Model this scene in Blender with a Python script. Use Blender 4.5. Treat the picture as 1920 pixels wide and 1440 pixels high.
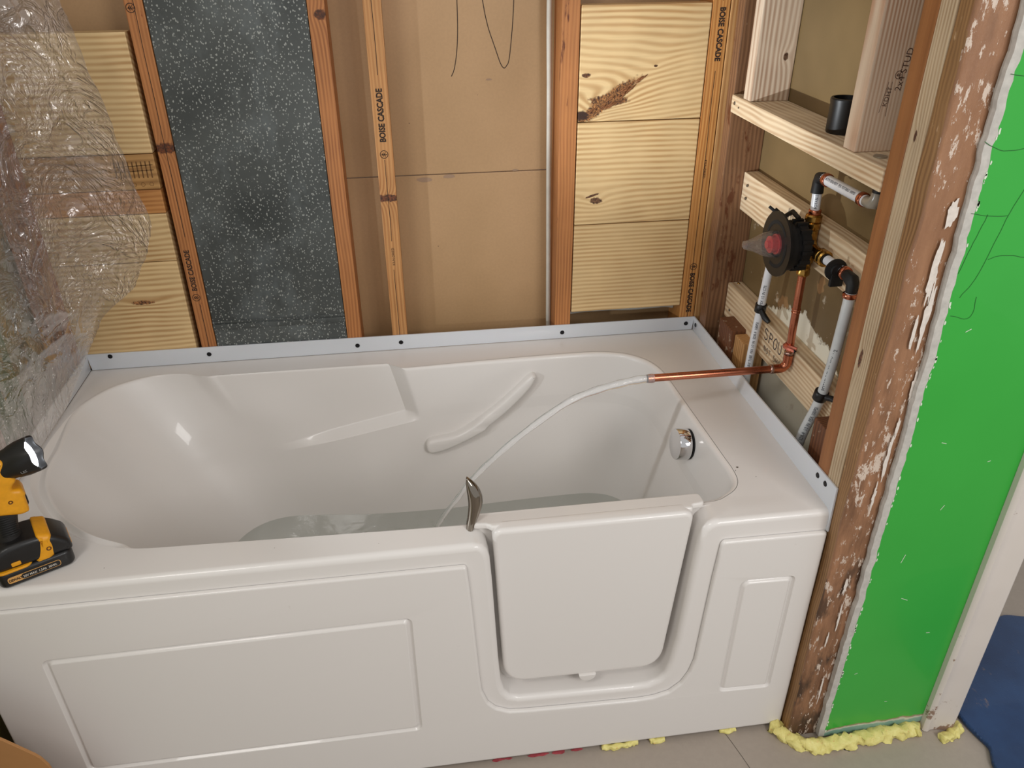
import bpy, bmesh, math, random
from mathutils import Vector, Matrix, noise
from mathutils.geometry import tessellate_polygon
random.seed(7)
for o in list(bpy.data.objects): bpy.data.objects.remove(o)
scn = bpy.context.scene
C = scn.collection
PI = math.pi

# ---------------------------------------------------------------- camera
cam_d = bpy.data.cameras.new('camera'); cam = bpy.data.objects.new('camera', cam_d); C.objects.link(cam)
cam_d.sensor_fit = 'HORIZONTAL'; cam_d.sensor_width = 36.0; cam_d.lens = 1491.66/1920*36.0
cam_d.clip_start = 0.02
cam.matrix_world = Matrix(((0.99054839, 0.07408719, -0.11543386, 0.7911),
                           (-0.13702138, 0.49614639, -0.85735868, -1.0588),
                           (-0.00624721, 0.86507217, 0.50160853, 1.5363),
                           (0, 0, 0, 1)))
scn.camera = cam
# ---------------------------------------------------------------- light
w = bpy.data.worlds.new('world'); scn.world = w; w.use_nodes = True
w.node_tree.nodes['Background'].inputs[0].default_value = (1.0, 0.985, 0.965, 1)
w.node_tree.nodes['Background'].inputs[1].default_value = 0.52
def area(name, loc, target, size, power, col):
    l = bpy.data.lights.new(name, 'AREA'); l.shape = 'RECTANGLE'; l.size = size[0]; l.size_y = size[1]
    l.energy = power; l.color = col
    o = bpy.data.objects.new(name, l); C.objects.link(o); o.location = loc
    o.rotation_euler = (Vector(target)-Vector(loc)).to_track_quat('-Z', 'Y').to_euler(); return o
area('room_window_light', (2.1, -1.9, 1.95), (0.8, 0.4, 0.5), (0.8, 0.8), 25, (1.0, 0.985, 0.97))
area('added_fill_light', (-0.2, -1.25, 2.40), (1.1, 0.4, 0.5), (0.6, 0.5), 12, (1.0, 0.96, 0.92))  # unseen fill lamp, added high at left to brighten the right wall
scn.view_settings.view_transform = 'Standard'; scn.view_settings.look = 'None'
scn.view_settings.gamma = 1.0; scn.view_settings.use_curve_mapping = False
scn.view_settings.exposure = 0.0
FL_POWER = 16

# ---------------------------------------------------------------- helpers
def S(*c):
    r = []
    for v in c:
        v /= 255.0
        r.append(v/12.92 if v <= 0.04045 else ((v+0.055)/1.055)**2.4)
    return (*r, 1.0)

class N:
    """tiny node tree writer"""
    def __init__(s, name):
        s.m = bpy.data.materials.new(name); s.m.use_nodes = True
        s.t = s.m.node_tree; s.b = s.t.nodes['Principled BSDF']; s.out = s.t.nodes['Material Output']
    def n(s, typ, ins=None, **kw):
        nd = s.t.nodes.new(typ)
        for k, v in kw.items(): setattr(nd, k, v)
        for k, v in (ins or {}).items(): s.set(nd.inputs[k], v)
        return nd
    def set(s, sock, v):
        if isinstance(v, bpy.types.NodeSocket): s.t.links.new(v, sock)
        else: sock.default_value = v
    def math(s, op, a, b=0.0, c=0.0):
        nd = s.n('ShaderNodeMath', operation=op); s.set(nd.inputs[0], a); s.set(nd.inputs[1], b)
        if op in ('SMOOTH_MIN', 'MULTIPLY_ADD'): s.set(nd.inputs[2], c)
        return nd.outputs[0]
    def coord(s, scale=(1, 1, 1), off=(0, 0, 0)):
        tc = s.n('ShaderNodeTexCoord'); mp = s.n('ShaderNodeMapping')
        s.set(mp.inputs['Vector'], tc.outputs['Object']); mp.inputs['Scale'].default_value = scale
        mp.inputs['Location'].default_value = off
        return mp.outputs[0]
    def noise(s, vec, scale, detail=3, rough=0.5, dist=0.0):
        return s.n('ShaderNodeTexNoise', {'Vector': vec, 'Scale': scale, 'Detail': detail, 'Roughness': rough, 'Distortion': dist}).outputs[0]
    def ramp(s, fac, stops, interp='LINEAR'):
        r = s.n('ShaderNodeValToRGB'); r.color_ramp.interpolation = interp
        e = r.color_ramp.elements
        while len(e) < len(stops): e.new(0.5)
        for i, (p, c) in enumerate(stops):
            e[i].position = p; e[i].color = c if not isinstance(c, (int, float)) else (c, c, c, 1)
        s.set(r.inputs[0], fac); return r.outputs[0]
    def mix(s, fac, a, b, mode='MIX'):
        m = s.n('ShaderNodeMix', data_type='RGBA', blend_type=mode)
        s.set(m.inputs[0], fac); s.set(m.inputs[6], a); s.set(m.inputs[7], b); return m.outputs[2]
    def bump(s, h, strength=0.3, dist=0.002):
        b = s.n('ShaderNodeBump', {'Height': h, 'Strength': strength, 'Distance': dist})
        s.set(s.b.inputs['Normal'], b.outputs[0]); return b
    def P(s, **kw):
        names = dict(col='Base Color', rough='Roughness', metal='Metallic', spec='Specular IOR Level', coat='Coat Weight',
                     trans='Transmission Weight', ior='IOR', emit='Emission Strength', ecol='Emission Color', alpha='Alpha', sss='Subsurface Weight')
        for k, v in kw.items(): s.set(s.b.inputs[names[k]], v)
        return s.m

def plain(name, col, rough=0.5, metal=0.0, var=0.06, vs=30, bump=0.0, **kw):
    m = N(name)
    v = m.coord(); nz = m.noise(v, vs, 3)
    k = m.ramp(nz, [(0.3, (1-var,)*3+(1,)), (0.7, (1+0*var,)*3+(1,))])
    c = m.mix(1.0, col, k, 'MULTIPLY')
    if bump: m.bump(nz, bump, 0.001)
    return m.P(col=c, rough=rough, metal=metal, **kw)

def sep(m, v):
    x = m.n('ShaderNodeSeparateXYZ'); m.set(x.inputs[0], v); return x.outputs

def wood(name, light, dark, axis='z', across=(1, 1, 0), freq=85, wav=2.2, seed=0.0, rough=0.6, sharp=0.45,
         knots=(), stains=None, fiber=0.25, wl=2.2, lat=9.0):
    """ringed softwood. axis = grain direction; knots: (x,y,z, r, elongation vec(3)=scales, colour, ring pull)"""
    m = N(name)
    tc = m.n('ShaderNodeTexCoord').outputs['Object']
    o = sep(m, tc)
    ax = 'xyz'.index(axis)
    sc = [lat]*3; sc[ax] = wl
    nz = m.noise(m.coord(tuple(sc), (seed*3.1, seed*1.7, seed*2.3)), 1.0, 3, 0.45)
    v = m.math('MULTIPLY', o[0], across[0]*freq)
    v = m.math('ADD', v, m.math('MULTIPLY', o[1], across[1]*freq))
    v = m.math('ADD', v, m.math('MULTIPLY', o[2], across[2]*freq))
    v = m.math('ADD', v, m.math('MULTIPLY', nz, wav*4))
    masks = []
    for (p, s3, colr, pull) in knots:
        sub = m.n('ShaderNodeVectorMath', operation='SUBTRACT'); m.set(sub.inputs[0], tc); sub.inputs[1].default_value = p[:3]
        vec = sub.outputs[0]
        if len(p) > 3:
            rt = m.n('ShaderNodeVectorRotate', rotation_type='Y_AXIS'); m.set(rt.inputs['Vector'], vec); rt.inputs['Angle'].default_value = p[3]
            vec = rt.outputs[0]
        mul = m.n('ShaderNodeVectorMath', operation='MULTIPLY'); m.set(mul.inputs[0], vec); mul.inputs[1].default_value = tuple(1.0/q if q else 0 for q in s3)
        ln = m.n('ShaderNodeVectorMath', operation='LENGTH'); m.set(ln.inputs[0], mul.outputs[0])
        d = ln.outputs['Value']
        g = m.math('DIVIDE', pull, m.math('ADD', m.math('MULTIPLY', m.math('MULTIPLY', d, d), 0.35), 1.0))
        v = m.math('ADD', v, g)
        jag = m.math('ADD', d, m.math('MULTIPLY', m.math('SUBTRACT', m.noise(m.coord(), 140, 3), 0.5), 0.9))
        masks.append((m.ramp(jag, [(0.75, 1.0), (1.0, 0.0)]), colr))
    sn = m.math('SINE', m.math('MULTIPLY', v, 2*PI))
    f = m.ramp(m.math('MULTIPLY_ADD', sn, 0.5, 0.5), [(sharp*0.3, 0.0), (0.97, 1.0)])
    # ring intensity varies board to board
    am = m.ramp(m.noise(m.coord((3, 3, 3), (seed, 0, seed)), 2.5, 2), [(0.3, 0.35), (0.7, 1.0)])
    f = m.math('MULTIPLY', f, am)
    col = m.mix(f, light, dark)
    fs = [260]*3; fs[ax] = 6
    fb = m.noise(m.coord(tuple(fs), (seed, seed, 0)), 1.0, 2)
    col = m.mix(fiber, col, m.ramp(fb, [(0.3, 0.35), (0.65, 1.0)]), 'MULTIPLY')
    big = m.noise(m.coord((1, 1, 1), (seed*5, 0, 0)), 9, 3)
    col = m.mix(0.35, col, m.ramp(big, [(0.3, 0.72), (0.7, 1.08)]), 'MULTIPLY')
    for mk, c in masks: col = m.mix(mk, col, m.mix(m.ramp(m.noise(m.coord((1, 1, 1)), 220, 4, 0.7), [(0.35, 0), (0.6, 1)]), c, S(60, 34, 20)))
    if stains:
        for (scl, th, c, sd, st) in stains:
            s3 = [scl]*3; s3[ax] = scl*st
            mk = m.ramp(m.noise(m.coord(tuple(s3), (sd, sd*2, 0)), 1.0, 5, 0.65), [(th, 0.0), (th+0.05, 1.0)])
            col = m.mix(mk, col, c)
    m.bump(m.math('ADD', m.math('MULTIPLY', f, 0.6), fb), 0.25, 0.0008)
    return m.P(col=col, rough=rough)

def base_of(bm):
    xs = [v.co.x for v in bm.verts]; ys = [v.co.y for v in bm.verts]; zs = [v.co.z for v in bm.verts]
    return Vector(((min(xs)+max(xs))/2, (min(ys)+max(ys))/2, min(zs)))
BASE = {}
def obj(name, bm, mat, parent=None, smooth=None, label=None, cat=None, group=None, kind=None, recalc=True, wn=False):
    """link a bmesh given in world coordinates as ONE object with its origin at its own base"""
    if recalc: bmesh.ops.recalc_face_normals(bm, faces=bm.faces)
    b = base_of(bm)
    bmesh.ops.translate(bm, verts=bm.verts, vec=-b)
    me = bpy.data.meshes.new(name); bm.to_mesh(me); bm.free()
    for mm in (mat if isinstance(mat, (list, tuple)) else [mat]): me.materials.append(mm)
    if smooth is not None:
        me.shade_smooth()
        if smooth < 170: me.set_sharp_from_angle(angle=math.radians(smooth))
    o = bpy.data.objects.new(name, me); C.objects.link(o)
    BASE[o.name] = b
    if parent is not None:
        o.parent = parent; o.location = b-BASE[parent.name]
    else: o.location = b
    if wn:
        md = o.modifiers.new('weighted', 'WEIGHTED_NORMAL'); md.keep_sharp = True; md.weight = 50
    tag(o, label, cat, group, kind); return o
def tag(o, label=None, cat=None, group=None, kind=None):
    if label: o['label'] = label
    if cat: o['category'] = cat
    if group: o['group'] = group
    if kind: o['kind'] = kind
def thing(name, loc, label, cat, group=None):
    o = bpy.data.objects.new(name, None); C.objects.link(o); o.location = loc; o.empty_display_size = 0.05
    BASE[o.name] = Vector(loc); tag(o, label, cat, group); return o

def box(x0, x1, y0, y1, z0, z1, bev=0.0, seg=2, bm=None, sub=None):
    new = bmesh.new()
    bmesh.ops.create_cube(new, size=1)
    for v in new.verts: v.co = Vector((x0+(v.co.x+.5)*(x1-x0), y0+(v.co.y+.5)*(y1-y0), z0+(v.co.z+.5)*(z1-z0)))
    if bev: bmesh.ops.bevel(new, geom=new.edges[:], offset=bev, segments=seg, profile=0.6, affect='EDGES')
    if bm is None: return new
    return merge(bm, new)
def merge(a, b):
    me = bpy.data.meshes.new('tmp'); b.to_mesh(me); b.free(); a.from_mesh(me); bpy.data.meshes.remove(me); return a
def rough_edges(bm, amp, sc, seed=0):
    for v in bm.verts:
        n = noise.noise_vector((v.co*sc)+Vector((seed, seed, seed)))
        v.co += n*amp
def catmull(pts, n=8, closed=False):
    P = [Vector(p) for p in pts]; out = []
    m = len(P)
    rng = range(m) if closed else range(m-1)
    for i in rng:
        p1, p2 = P[i], P[(i+1) % m]
        p0 = P[i-1] if (i > 0 or closed) else p1*2-p2
        p3 = P[(i+2) % m] if (i+2 < m or closed) else p2*2-p1
        for k in range(n):
            t = k/n
            out.append(0.5*((2*p1)+(p2-p0)*t+(2*p0-5*p1+4*p2-p3)*t*t+(3*p1-p0-3*p2+p3)*t**3))
    if not closed: out.append(P[-1])
    return out
def tube(path, rad, seg=16, cap=True, bm=None, prof=None):
    """rad number or list; prof(angle)->factor"""
    bm = bm or bmesh.new()
    P = [Vector(p) for p in path]; rings = []
    up = None
    for i, p in enumerate(P):
        t = (P[min(i+1, len(P)-1)]-P[max(i-1, 0)]).normalized()
        if up is None:
            up = t.orthogonal().normalized()
        up = (up-t*up.dot(t)).normalized(); side = t.cross(up)
        r = rad[i] if isinstance(rad, (list, tuple)) else rad
        rings.append([bm.verts.new(p+(up*math.cos(a)+side*math.sin(a))*r*(prof(a) if prof else 1)) for a in [2*PI*k/seg for k in range(seg)]])
    for a, b in zip(rings, rings[1:]):
        for k in range(seg): bm.faces.new((a[k], a[(k+1) % seg], b[(k+1) % seg], b[k]))
    if cap:
        bm.faces.new(rings[0][::-1]); bm.faces.new(rings[-1])
    return bm
def lathe(origin, axis, prof, seg=32, bm=None, cap=True):
    """prof: list of (t along axis, radius)"""
    o = Vector(origin); a = Vector(axis).normalized()
    return tube_fixed([o+a*t for t, r in prof], [max(r, 1e-5) for t, r in prof], a, seg, bm, cap)
def tube_fixed(P, R, a, seg, bm, cap):
    bm = bm or bmesh.new(); up = a.orthogonal().normalized(); side = a.cross(up); rings = []
    for p, r in zip(P, R):
        rings.append([bm.verts.new(p+(up*math.cos(q)+side*math.sin(q))*r) for q in [2*PI*k/seg for k in range(seg)]])
    for x, y in zip(rings, rings[1:]):
        for k in range(seg): bm.faces.new((x[k], x[(k+1) % seg], y[(k+1) % seg], y[k]))
    if cap: bm.faces.new(rings[0][::-1]); bm.faces.new(rings[-1])
    return bm
def fill2d(bm, loops, to3):
    """fill nested 2D loops (outer first) ; to3 maps (a,b)->Vector ; returns list of vert loops"""
    ar = lambda l: sum(a[0]*b[1]-b[0]*a[1] for a, b in zip(l, list(l[1:])+[l[0]]))
    rv = [k > 0 and ar(l)*ar(loops[0]) > 0 for k, l in enumerate(loops)]
    loops = [list(l)[::-1] if r_ else l for l, r_ in zip(loops, rv)]
    data = [[Vector((p[0], p[1], 0)) for p in l] for l in loops]
    vl = [[bm.verts.new(to3(p[0], p[1])) for p in l] for l in loops]
    flat = [v for l in vl for v in l]
    for t in tessellate_polygon(data):
        c3 = [flat[i].co for i in t]
        if (c3[1]-c3[0]).cross(c3[2]-c3[0]).length < 1e-10: continue
        try: bm.faces.new([flat[i] for i in t])
        except ValueError: pass
    return [l[::-1] if r_ else l for l, r_ in zip(vl, rv)]
def offset2d(loop, d, closed=True):
    """offset a 2D polyline; positive d = to the left of travel"""
    out = []; n = len(loop)
    for i, p in enumerate(loop):
        p = Vector(p[:2])
        a = Vector(loop[i-1][:2]) if (i > 0 or closed) else None
        b = Vector(loop[(i+1) % n][:2]) if (i < n-1 or closed) else None
        d1 = (p-a).normalized() if a is not None and (p-a).length > 1e-7 else None
        d2 = (b-p).normalized() if b is not None and (b-p).length > 1e-7 else None
        d1 = d1 or d2; d2 = d2 or d1
        n1 = Vector((-d1.y, d1.x)); n2 = Vector((-d2.y, d2.x))
        m = (n1+n2); m = m.normalized() if m.length > 1e-6 else n1
        k = 1.0/max(0.45, m.dot(n1))
        out.append((p.x+m.x*d*k, p.y+m.y*d*k))
    return out
def rrect(x0, x1, y0, y1, r, n=6):
    """rounded rectangle, counter-clockwise"""
    out = []
    for cx, cy, a0 in ((x1-r, y0+r, -PI/2), (x1-r, y1-r, 0), (x0+r, y1-r, PI/2), (x0+r, y0+r, PI)):
        for k in range(n+1):
            a = a0+PI/2*k/n; out.append((cx+r*math.cos(a), cy+r*math.sin(a)))
    return out
def roundpoly(pts, radii, n=6):
    """round the corners of a closed 2D polygon"""
    out = []; m = len(pts)
    for i in range(m):
        p = Vector(pts[i]); a = Vector(pts[i-1]); b = Vector(pts[(i+1) % m]); r = radii[i] if isinstance(radii, (list, tuple)) else radii
        u = (a-p); v = (b-p); r_ = min(r, u.length*.45, v.length*.45)
        if r_ < 1e-5: out.append(tuple(p)); continue
        u.normalize(); v.normalize()
        for k in range(n+1):
            t = k/n; q0 = p+u*r_; q2 = p+v*r_
            q = q0*(1-t)**2+p*2*t*(1-t)+q2*t*t; out.append((q.x, q.y))
    return out
def strip(bm, A, B, closed=False):
    n = len(A)
    for i in range(n if closed else n-1):
        j = (i+1) % n
        try: bm.faces.new((A[i], A[j], B[j], B[i]))
        except ValueError: pass
def slab(loop, to3, d0, d1, r=0.0, bm=None, seg=3):
    """extrude a CCW 2D loop between depths d0..d1 (to3(a,b,d)), edges rounded by r at both ends"""
    bm = bm or bmesh.new()
    sgn = 1 if d1 > d0 else -1
    prof = []
    if r > 0:
        for k in range(seg+1):
            a = PI/2*k/seg; prof.append((r*(1-math.sin(a)), d0+sgn*r*(1-math.cos(a))))
        for k in range(seg+1):
            a = PI/2*(1-k/seg); prof.append((r*(1-math.sin(a)), d1-sgn*r*(1-math.cos(a))))
    else: prof = [(0, d0), (0, d1)]
    prev = None
    for i, (ins, d) in enumerate(prof):
        L = offset2d(loop, ins) if ins > 1e-6 else loop
        if i in (0, len(prof)-1):
            vs = fill2d(bm, [L], lambda a, b, d=d: to3(a, b, d))[0]
        else: vs = [bm.verts.new(to3(a, b, d)) for a, b in L]
        if prev: strip(bm, prev, vs, True)
        prev = vs
    return bm
XZ = lambda a, b, d=0.0: Vector((a, d, b))
YZ = lambda a, b, d=0.0: Vector((d, a, b))
XY = lambda a, b, d=0.0: Vector((a, b, d))

def text_bm(s, size, org, xd, yd, spacing=1.0, stretch=1.0, bm=None, bold=0.0, align='LEFT'):
    cu = bpy.data.curves.new('t', 'FONT'); cu.body = s; cu.size = size; cu.space_character = spacing; cu.resolution_u = 3
    cu.align_x = align; cu.offset = bold
    o = bpy.data.objects.new('t', cu); C.objects.link(o)
    dg = bpy.context.evaluated_depsgraph_get(); me = bpy.data.meshes.new_from_object(o.evaluated_get(dg))
    bpy.data.objects.remove(o); bpy.data.curves.remove(cu)
    xd = Vector(xd); yd = Vector(yd); org = Vector(org)
    for v in me.vertices: v.co = org+xd*v.co.x*stretch+yd*v.co.y
    bm = bm or bmesh.new(); bm.from_mesh(me); bpy.data.meshes.remove(me); return bm
def ribbon(bm, pts, wd, nrm):
    P = [Vector(p) for p in pts]; nrm = Vector(nrm); A = []; B = []
    for i, p in enumerate(P):
        t = (P[min(i+1, len(P)-1)]-P[max(i-1, 0)]).normalized(); s = t.cross(nrm).normalized()*wd/2
        A.append(bm.verts.new(p+s)); B.append(bm.verts.new(p-s))
    strip(bm, A, B); return bm
def screw(x, y, z, nrm, r, mat, parent, name='screw'):
    bm = lathe((x, y, z), nrm, [(-0.004, r*0.5), (0, r*0.55), (0.0002, r), (0.0016, r*0.85), (0.002, r*0.45), (0.0012, 0.0003)], 12)
    return obj(name, bm, mat, parent, 40)

# ---------------------------------------------------------------- materials
ink = plain('stamp_ink', S(44, 30, 22), 0.8)
inkb = plain('blue_black_ink', S(30, 34, 52), 0.7)
black = plain('black_plastic', S(10, 10, 11), 0.42, vs=60)
blackm = plain('matte_black_rubber', S(7, 7, 8), 0.6, vs=60)
dscrew = plain('dark_screw', S(32, 31, 34), 0.35, 0.6)
steel = plain('screw_steel', S(120, 112, 100), 0.4, 0.8)

acm = N('white_acrylic')
_v = acm.coord(); _n = acm.noise(_v, 1.3, 2)
_c = acm.mix(_n, S(221, 217, 212), S(226, 221, 217))
_sm = acm.ramp(acm.noise(acm.coord((1, 1, 1), (4, 2, 1)), 55, 5, 0.7), [(0.70, 0.0), (0.78, 1.0)])
_c = acm.mix(acm.math('MULTIPLY', _sm, 0.18), _c, S(150, 135, 120))
acrylic = acm.P(col=_c, rough=0.36, spec=0.4, coat=0.3)
acm.b.inputs['Coat Roughness'].default_value = 0.03

pvc = N('translucent_flange_plastic')
pvcm = pvc.P(col=S(212, 214, 219), rough=0.22, sss=0.05, coat=0.3)
chrome = plain('chrome', S(226, 226, 228), 0.05, 1.0, var=0.02)
copper = N('copper'); _k = copper.noise(copper.coord((1, 1, 1)), 24, 4, 0.6)
copperm = copper.P(col=copper.mix(_k, S(168, 92, 66), S(214, 140, 110)), rough=copper.ramp(_k, [(0.3, 0.18), (0.7, 0.36)]), metal=1.0)
solder = plain('solder', S(170, 140, 128), 0.3, 1.0)
brass = N('brass'); _k = brass.noise(brass.coord(), 60, 3)
brassm = brass.P(col=brass.mix(_k, S(140, 100, 46), S(206, 164, 88)), rough=0.26, metal=1.0)
pex = plain('white_pex', S(228, 230, 234), 0.3, var=0.05, vs=80)
pexb = plain('worn_pex', S(205, 208, 208), 0.35, var=0.16, vs=24)
yel = plain('yellow_plastic', S(232, 160, 22), 0.42, var=0.12, vs=120)
fblk = plain('tool_black', S(26, 25, 25), 0.36, var=0.2, vs=90)
grip = plain('grip_rubber', S(34, 32, 31), 0.62, var=0.2, vs=120)
red = plain('red_plastic', S(190, 28, 34), 0.35)

def drywallpaper(name, a, b, gloss=0.6, scl=2.5):
    m = N(name); n1 = m.noise(m.coord(), scl, 3, 0.5); n2 = m.noise(m.coord(), 180, 2)
    c = m.mix(m.ramp(n1, [(0.35, 0), (0.65, 1)]), a, b)
    c = m.mix(0.12, c, m.ramp(n2, [(0.3, 0.6), (0.7, 1.1)]), 'MULTIPLY')
    sp = m.ramp(m.n('ShaderNodeTexVoronoi', {'Vector': m.coord(), 'Scale': 17.0, 'Randomness': 1.0}).outputs['Distance'], [(0.016, 1.0), (0.024, 0.0)])
    c = m.mix(sp, c, S(70, 52, 38))
    m.bump(n2, 0.08, 0.0005)
    return m.P(col=c, rough=gloss)
paper = drywallpaper('brown_drywall_paper', S(172, 138, 98), S(188, 152, 112), 0.5)
stud_orange = lambda sd, **k: wood('aged_fir_%g' % sd, S(190, 126, 72), S(152, 92, 48), 'z', (1, 1, 0), 130, 0.9, sd, 0.55, 0.3, **k)

# ---------------------------------------------------------------- setting
H = 0.596; L = 1.524; W = 0.7675; TOP = 2.1
fm = N('concrete_floor'); _a = fm.noise(fm.coord(), 1.6, 4); _b = fm.noise(fm.coord(), 60, 4, 0.7)
_c = fm.mix(_a, S(148, 136, 124), S(172, 160, 148)); _c = fm.mix(0.2, _c, fm.ramp(_b, [(0.3, 0.7), (0.7, 1.1)]), 'MULTIPLY')
fm.bump(_b, 0.1, 0.001)
floor = obj('floor', box(-1.6, 3.4, -2.2, 2.4, -0.1, 0.0), fm.P(col=_c, rough=0.5), kind='structure')

bm = bmesh.new()
for P_ in ([(1.395, -.004), (1.402, -.03), (1.412, -.07), (1.440, -.20)], [(1.32, -.12), (1.33, -.20)]):
    ribbon(bm, [(a, b, .0006) for a, b in P_], .0012, (0, 0, 1))
obj('floor_crack', bm, plain('crack_dark', S(96, 86, 78), .8), floor)
# back drywall: two sheets in one wall with a seam at z=1.013
bm = box(-0.12, 1.75, 0.857, 0.870, 0.0, 1.0125, 0.0015); box(-0.12, 1.75, 0.857, 0.870, 1.0145, TOP, 0.0015, bm=bm)
wall_back = obj('wall_back', bm, paper, kind='structure')
bm = bmesh.new()
Y = 0.8563
for pts in ([(0.934, 1.45), (0.934, 1.39), (0.933, 1.33), (0.929, 1.284), (0.922, 1.25), (0.915, 1.235)],
            [(0.985, 1.45), (0.990, 1.391), (1.0, 1.34), (1.016, 1.293), (1.027, 1.262), (1.035, 1.250), (1.042, 1.255), (1.048, 1.27), (1.055, 1.33), (1.059, 1.389), (1.060, 1.45)]):
    ribbon(bm, [(p.x, Y, p.z) for p in catmull([(a, Y, b) for a, b in pts], 5)], 0.0016, (0, -1, 0))
obj('hairline_scribble', bm, ink, wall_back)
bm = bmesh.new()
for x, z, s in ((0.84, 1.006, 1), (0.90, 1.012, .8), (1.06, 1.02, .4), (1.0, 1.23, .35)):
    vs = [bm.verts.new((x+math.cos(a)*0.022*s*random.uniform(.7, 1.2), 0.8564, z-0.004+math.sin(a)*0.006*s)) for a in [2*PI*k/10 for k in range(10)]]; bm.faces.new(vs)
obj('torn_paper_mark', bm, plain('torn_paper', S(160, 132, 108), 0.8), wall_back)

# right wall sheathing (x = 1.613)
m = N('olive_sheathing')
_tc = m.n('ShaderNodeTexCoord').outputs['Object']; _o = sep(m, _tc)
_n1 = m.noise(m.coord(), 3.5, 3); _n2 = m.noise(m.coord(), 34, 5, 0.7)
_c = m.mix(m.ramp(_n1, [(0.3, 0), (0.7, 1)]), S(100, 82, 52), S(126, 104, 70))
_pat = m.ramp(m.noise(m.coord((1, 1, .8)), 9, 4, 0.6), [(0.62, 0), (0.64, 1)])
_zm = m.ramp(_o[2], [(0.90, 0.8), (1.05, 0.0)])
_c = m.mix(m.math('MULTIPLY', _pat, _zm), _c, S(168, 130, 88))
# paper torn off to white board low down
_zz = m.math('ADD', _o[2], m.math('MULTIPLY', m.math('SUBTRACT', m.noise(m.coord(), 13, 5, 0.7), 0.5), 0.10))
_yy = m.math('MULTIPLY', m.math('ABSOLUTE', m.math('SUBTRACT', _o[1], -0.04)), 0.35)
_tm = m.ramp(m.math('ADD', _zz, _yy), [(0.815, 1.0), (0.819, 0.0)])
_c = m.mix(_tm, _c, S(236, 233, 216))
_fl = m.math('MULTIPLY', m.ramp(m.noise(m.coord((1, 1, 1), (3, 1, 2)), 26, 6, 0.75), [(0.62, 0), (0.68, 1)]), m.ramp(_o[2], [(0.85, .8), (0.98, 0.0)]))
_c = m.mix(_fl, _c, S(214, 205, 186))
m.bump(_n2, 0.15, 0.001)
sheath = m.P(col=_c, rough=0.38)
wr = obj('wall_right', box(1.613, 1.626, -0.035, 0.87, 0.0, TOP), sheath, kind='structure')

# left wall
lm = N('olive_left_board'); _n = lm.noise(lm.coord((1, 6, 0.6)), 3.0, 3)
lmat = lm.P(col=lm.ramp(_n, [(0.3, S(112, 104, 64)), (0.5, S(158, 152, 104)), (0.7, S(118, 138, 76))]), rough=0.7)
obj('wall_left', box(-0.125, -0.112, -0.6, 0.86, 0.0, TOP), lmat, kind='structure')

# front stub wall: green painted drywall with ragged left edge and torn foot
gm = N('green_paint'); _tc = gm.n('ShaderNodeTexCoord').outputs['Object']; _o = sep(gm, _tc)
_n = gm.noise(gm.coord(), 5, 4); _c = gm.mix(_n, S(46, 160, 54), S(54, 172, 62))
_sc = gm.ramp(gm.noise(gm.coord((30, 1, 9), (3, 0, 1)), 1.0, 6, 0.8), [(0.70, 0.0), (0.76, 0.45)])
_c = gm.mix(_sc, _c, S(150, 205, 150))
_z = gm.math('SUBTRACT', _o[2], gm.math('MULTIPLY', _o[0], 0.05))
_z = gm.math('ADD', _z, gm.math('MULTIPLY', gm.math('SUBTRACT', gm.noise(gm.coord(), 22, 4), 0.5), 0.030))
_c = gm.mix(gm.ramp(_z, [(0.030, 1.0), (0.031, 0.0)]), _c, S(148, 122, 102))
_c = gm.mix(gm.ramp(_z, [(0.0235, 1.0), (0.0245, 0.0)]), _c, S(206, 204, 188))
_c = gm.mix(gm.ramp(_z, [(0.0205, 1.0), (0.0215, 0.0)]), _c, S(128, 164, 150))
_c = gm.mix(gm.ramp(_z, [(0.002, 1.0), (0.004, 0.0)]), _c, S(110, 90, 72))
greenm = gm.P(col=_c, rough=0.33, coat=0.15)
gyp = plain('gypsum_edge', S(196, 192, 184), 0.8, var=0.2, vs=90, bump=0.3)
edge = []
zz = 0.008
while zz < TOP:
    base = 1.600 if zz < 0.9 else (1.600-(zz-0.9)*0.02 if zz < 1.2 else 1.594)
    edge.append((base-0.011+0.003*noise.noise(Vector((zz*40, 0, 3)))+0.004*noise.noise(Vector((zz*11, 5, 3))), zz)); zz += 0.012
outl = [(1.858, 0.012)]+[(1.858, TOP)]+edge[::-1]
paint_outl = [(1.858, 0.012), (1.858, TOP)]+[(a+0.0125+0.0022*noise.noise(Vector((z*70, 1, 1))), z) for a, z in edge[::-1]]
bm = bmesh.new()
A = fill2d(bm, [paint_outl], lambda a, b: XZ(a, b, -0.0525))[0]
for f in bm.faces: f.material_index = 0
n0 = len(bm.faces)
B = [bm.verts.new(XZ(a, b, -0.0515)) for a, b in outl]; strip(bm, A, B, True)
Cc = fill2d(bm, [outl], lambda a, b: XZ(a, b, -0.0395))[0]; strip(bm, B, Cc, True)
for i, f in enumerate(bm.faces):
    f.material_index = 0 if i < n0 else 1
wf = obj('wall_front', bm, [greenm, gyp], kind='structure')
bm = bmesh.new()
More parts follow.
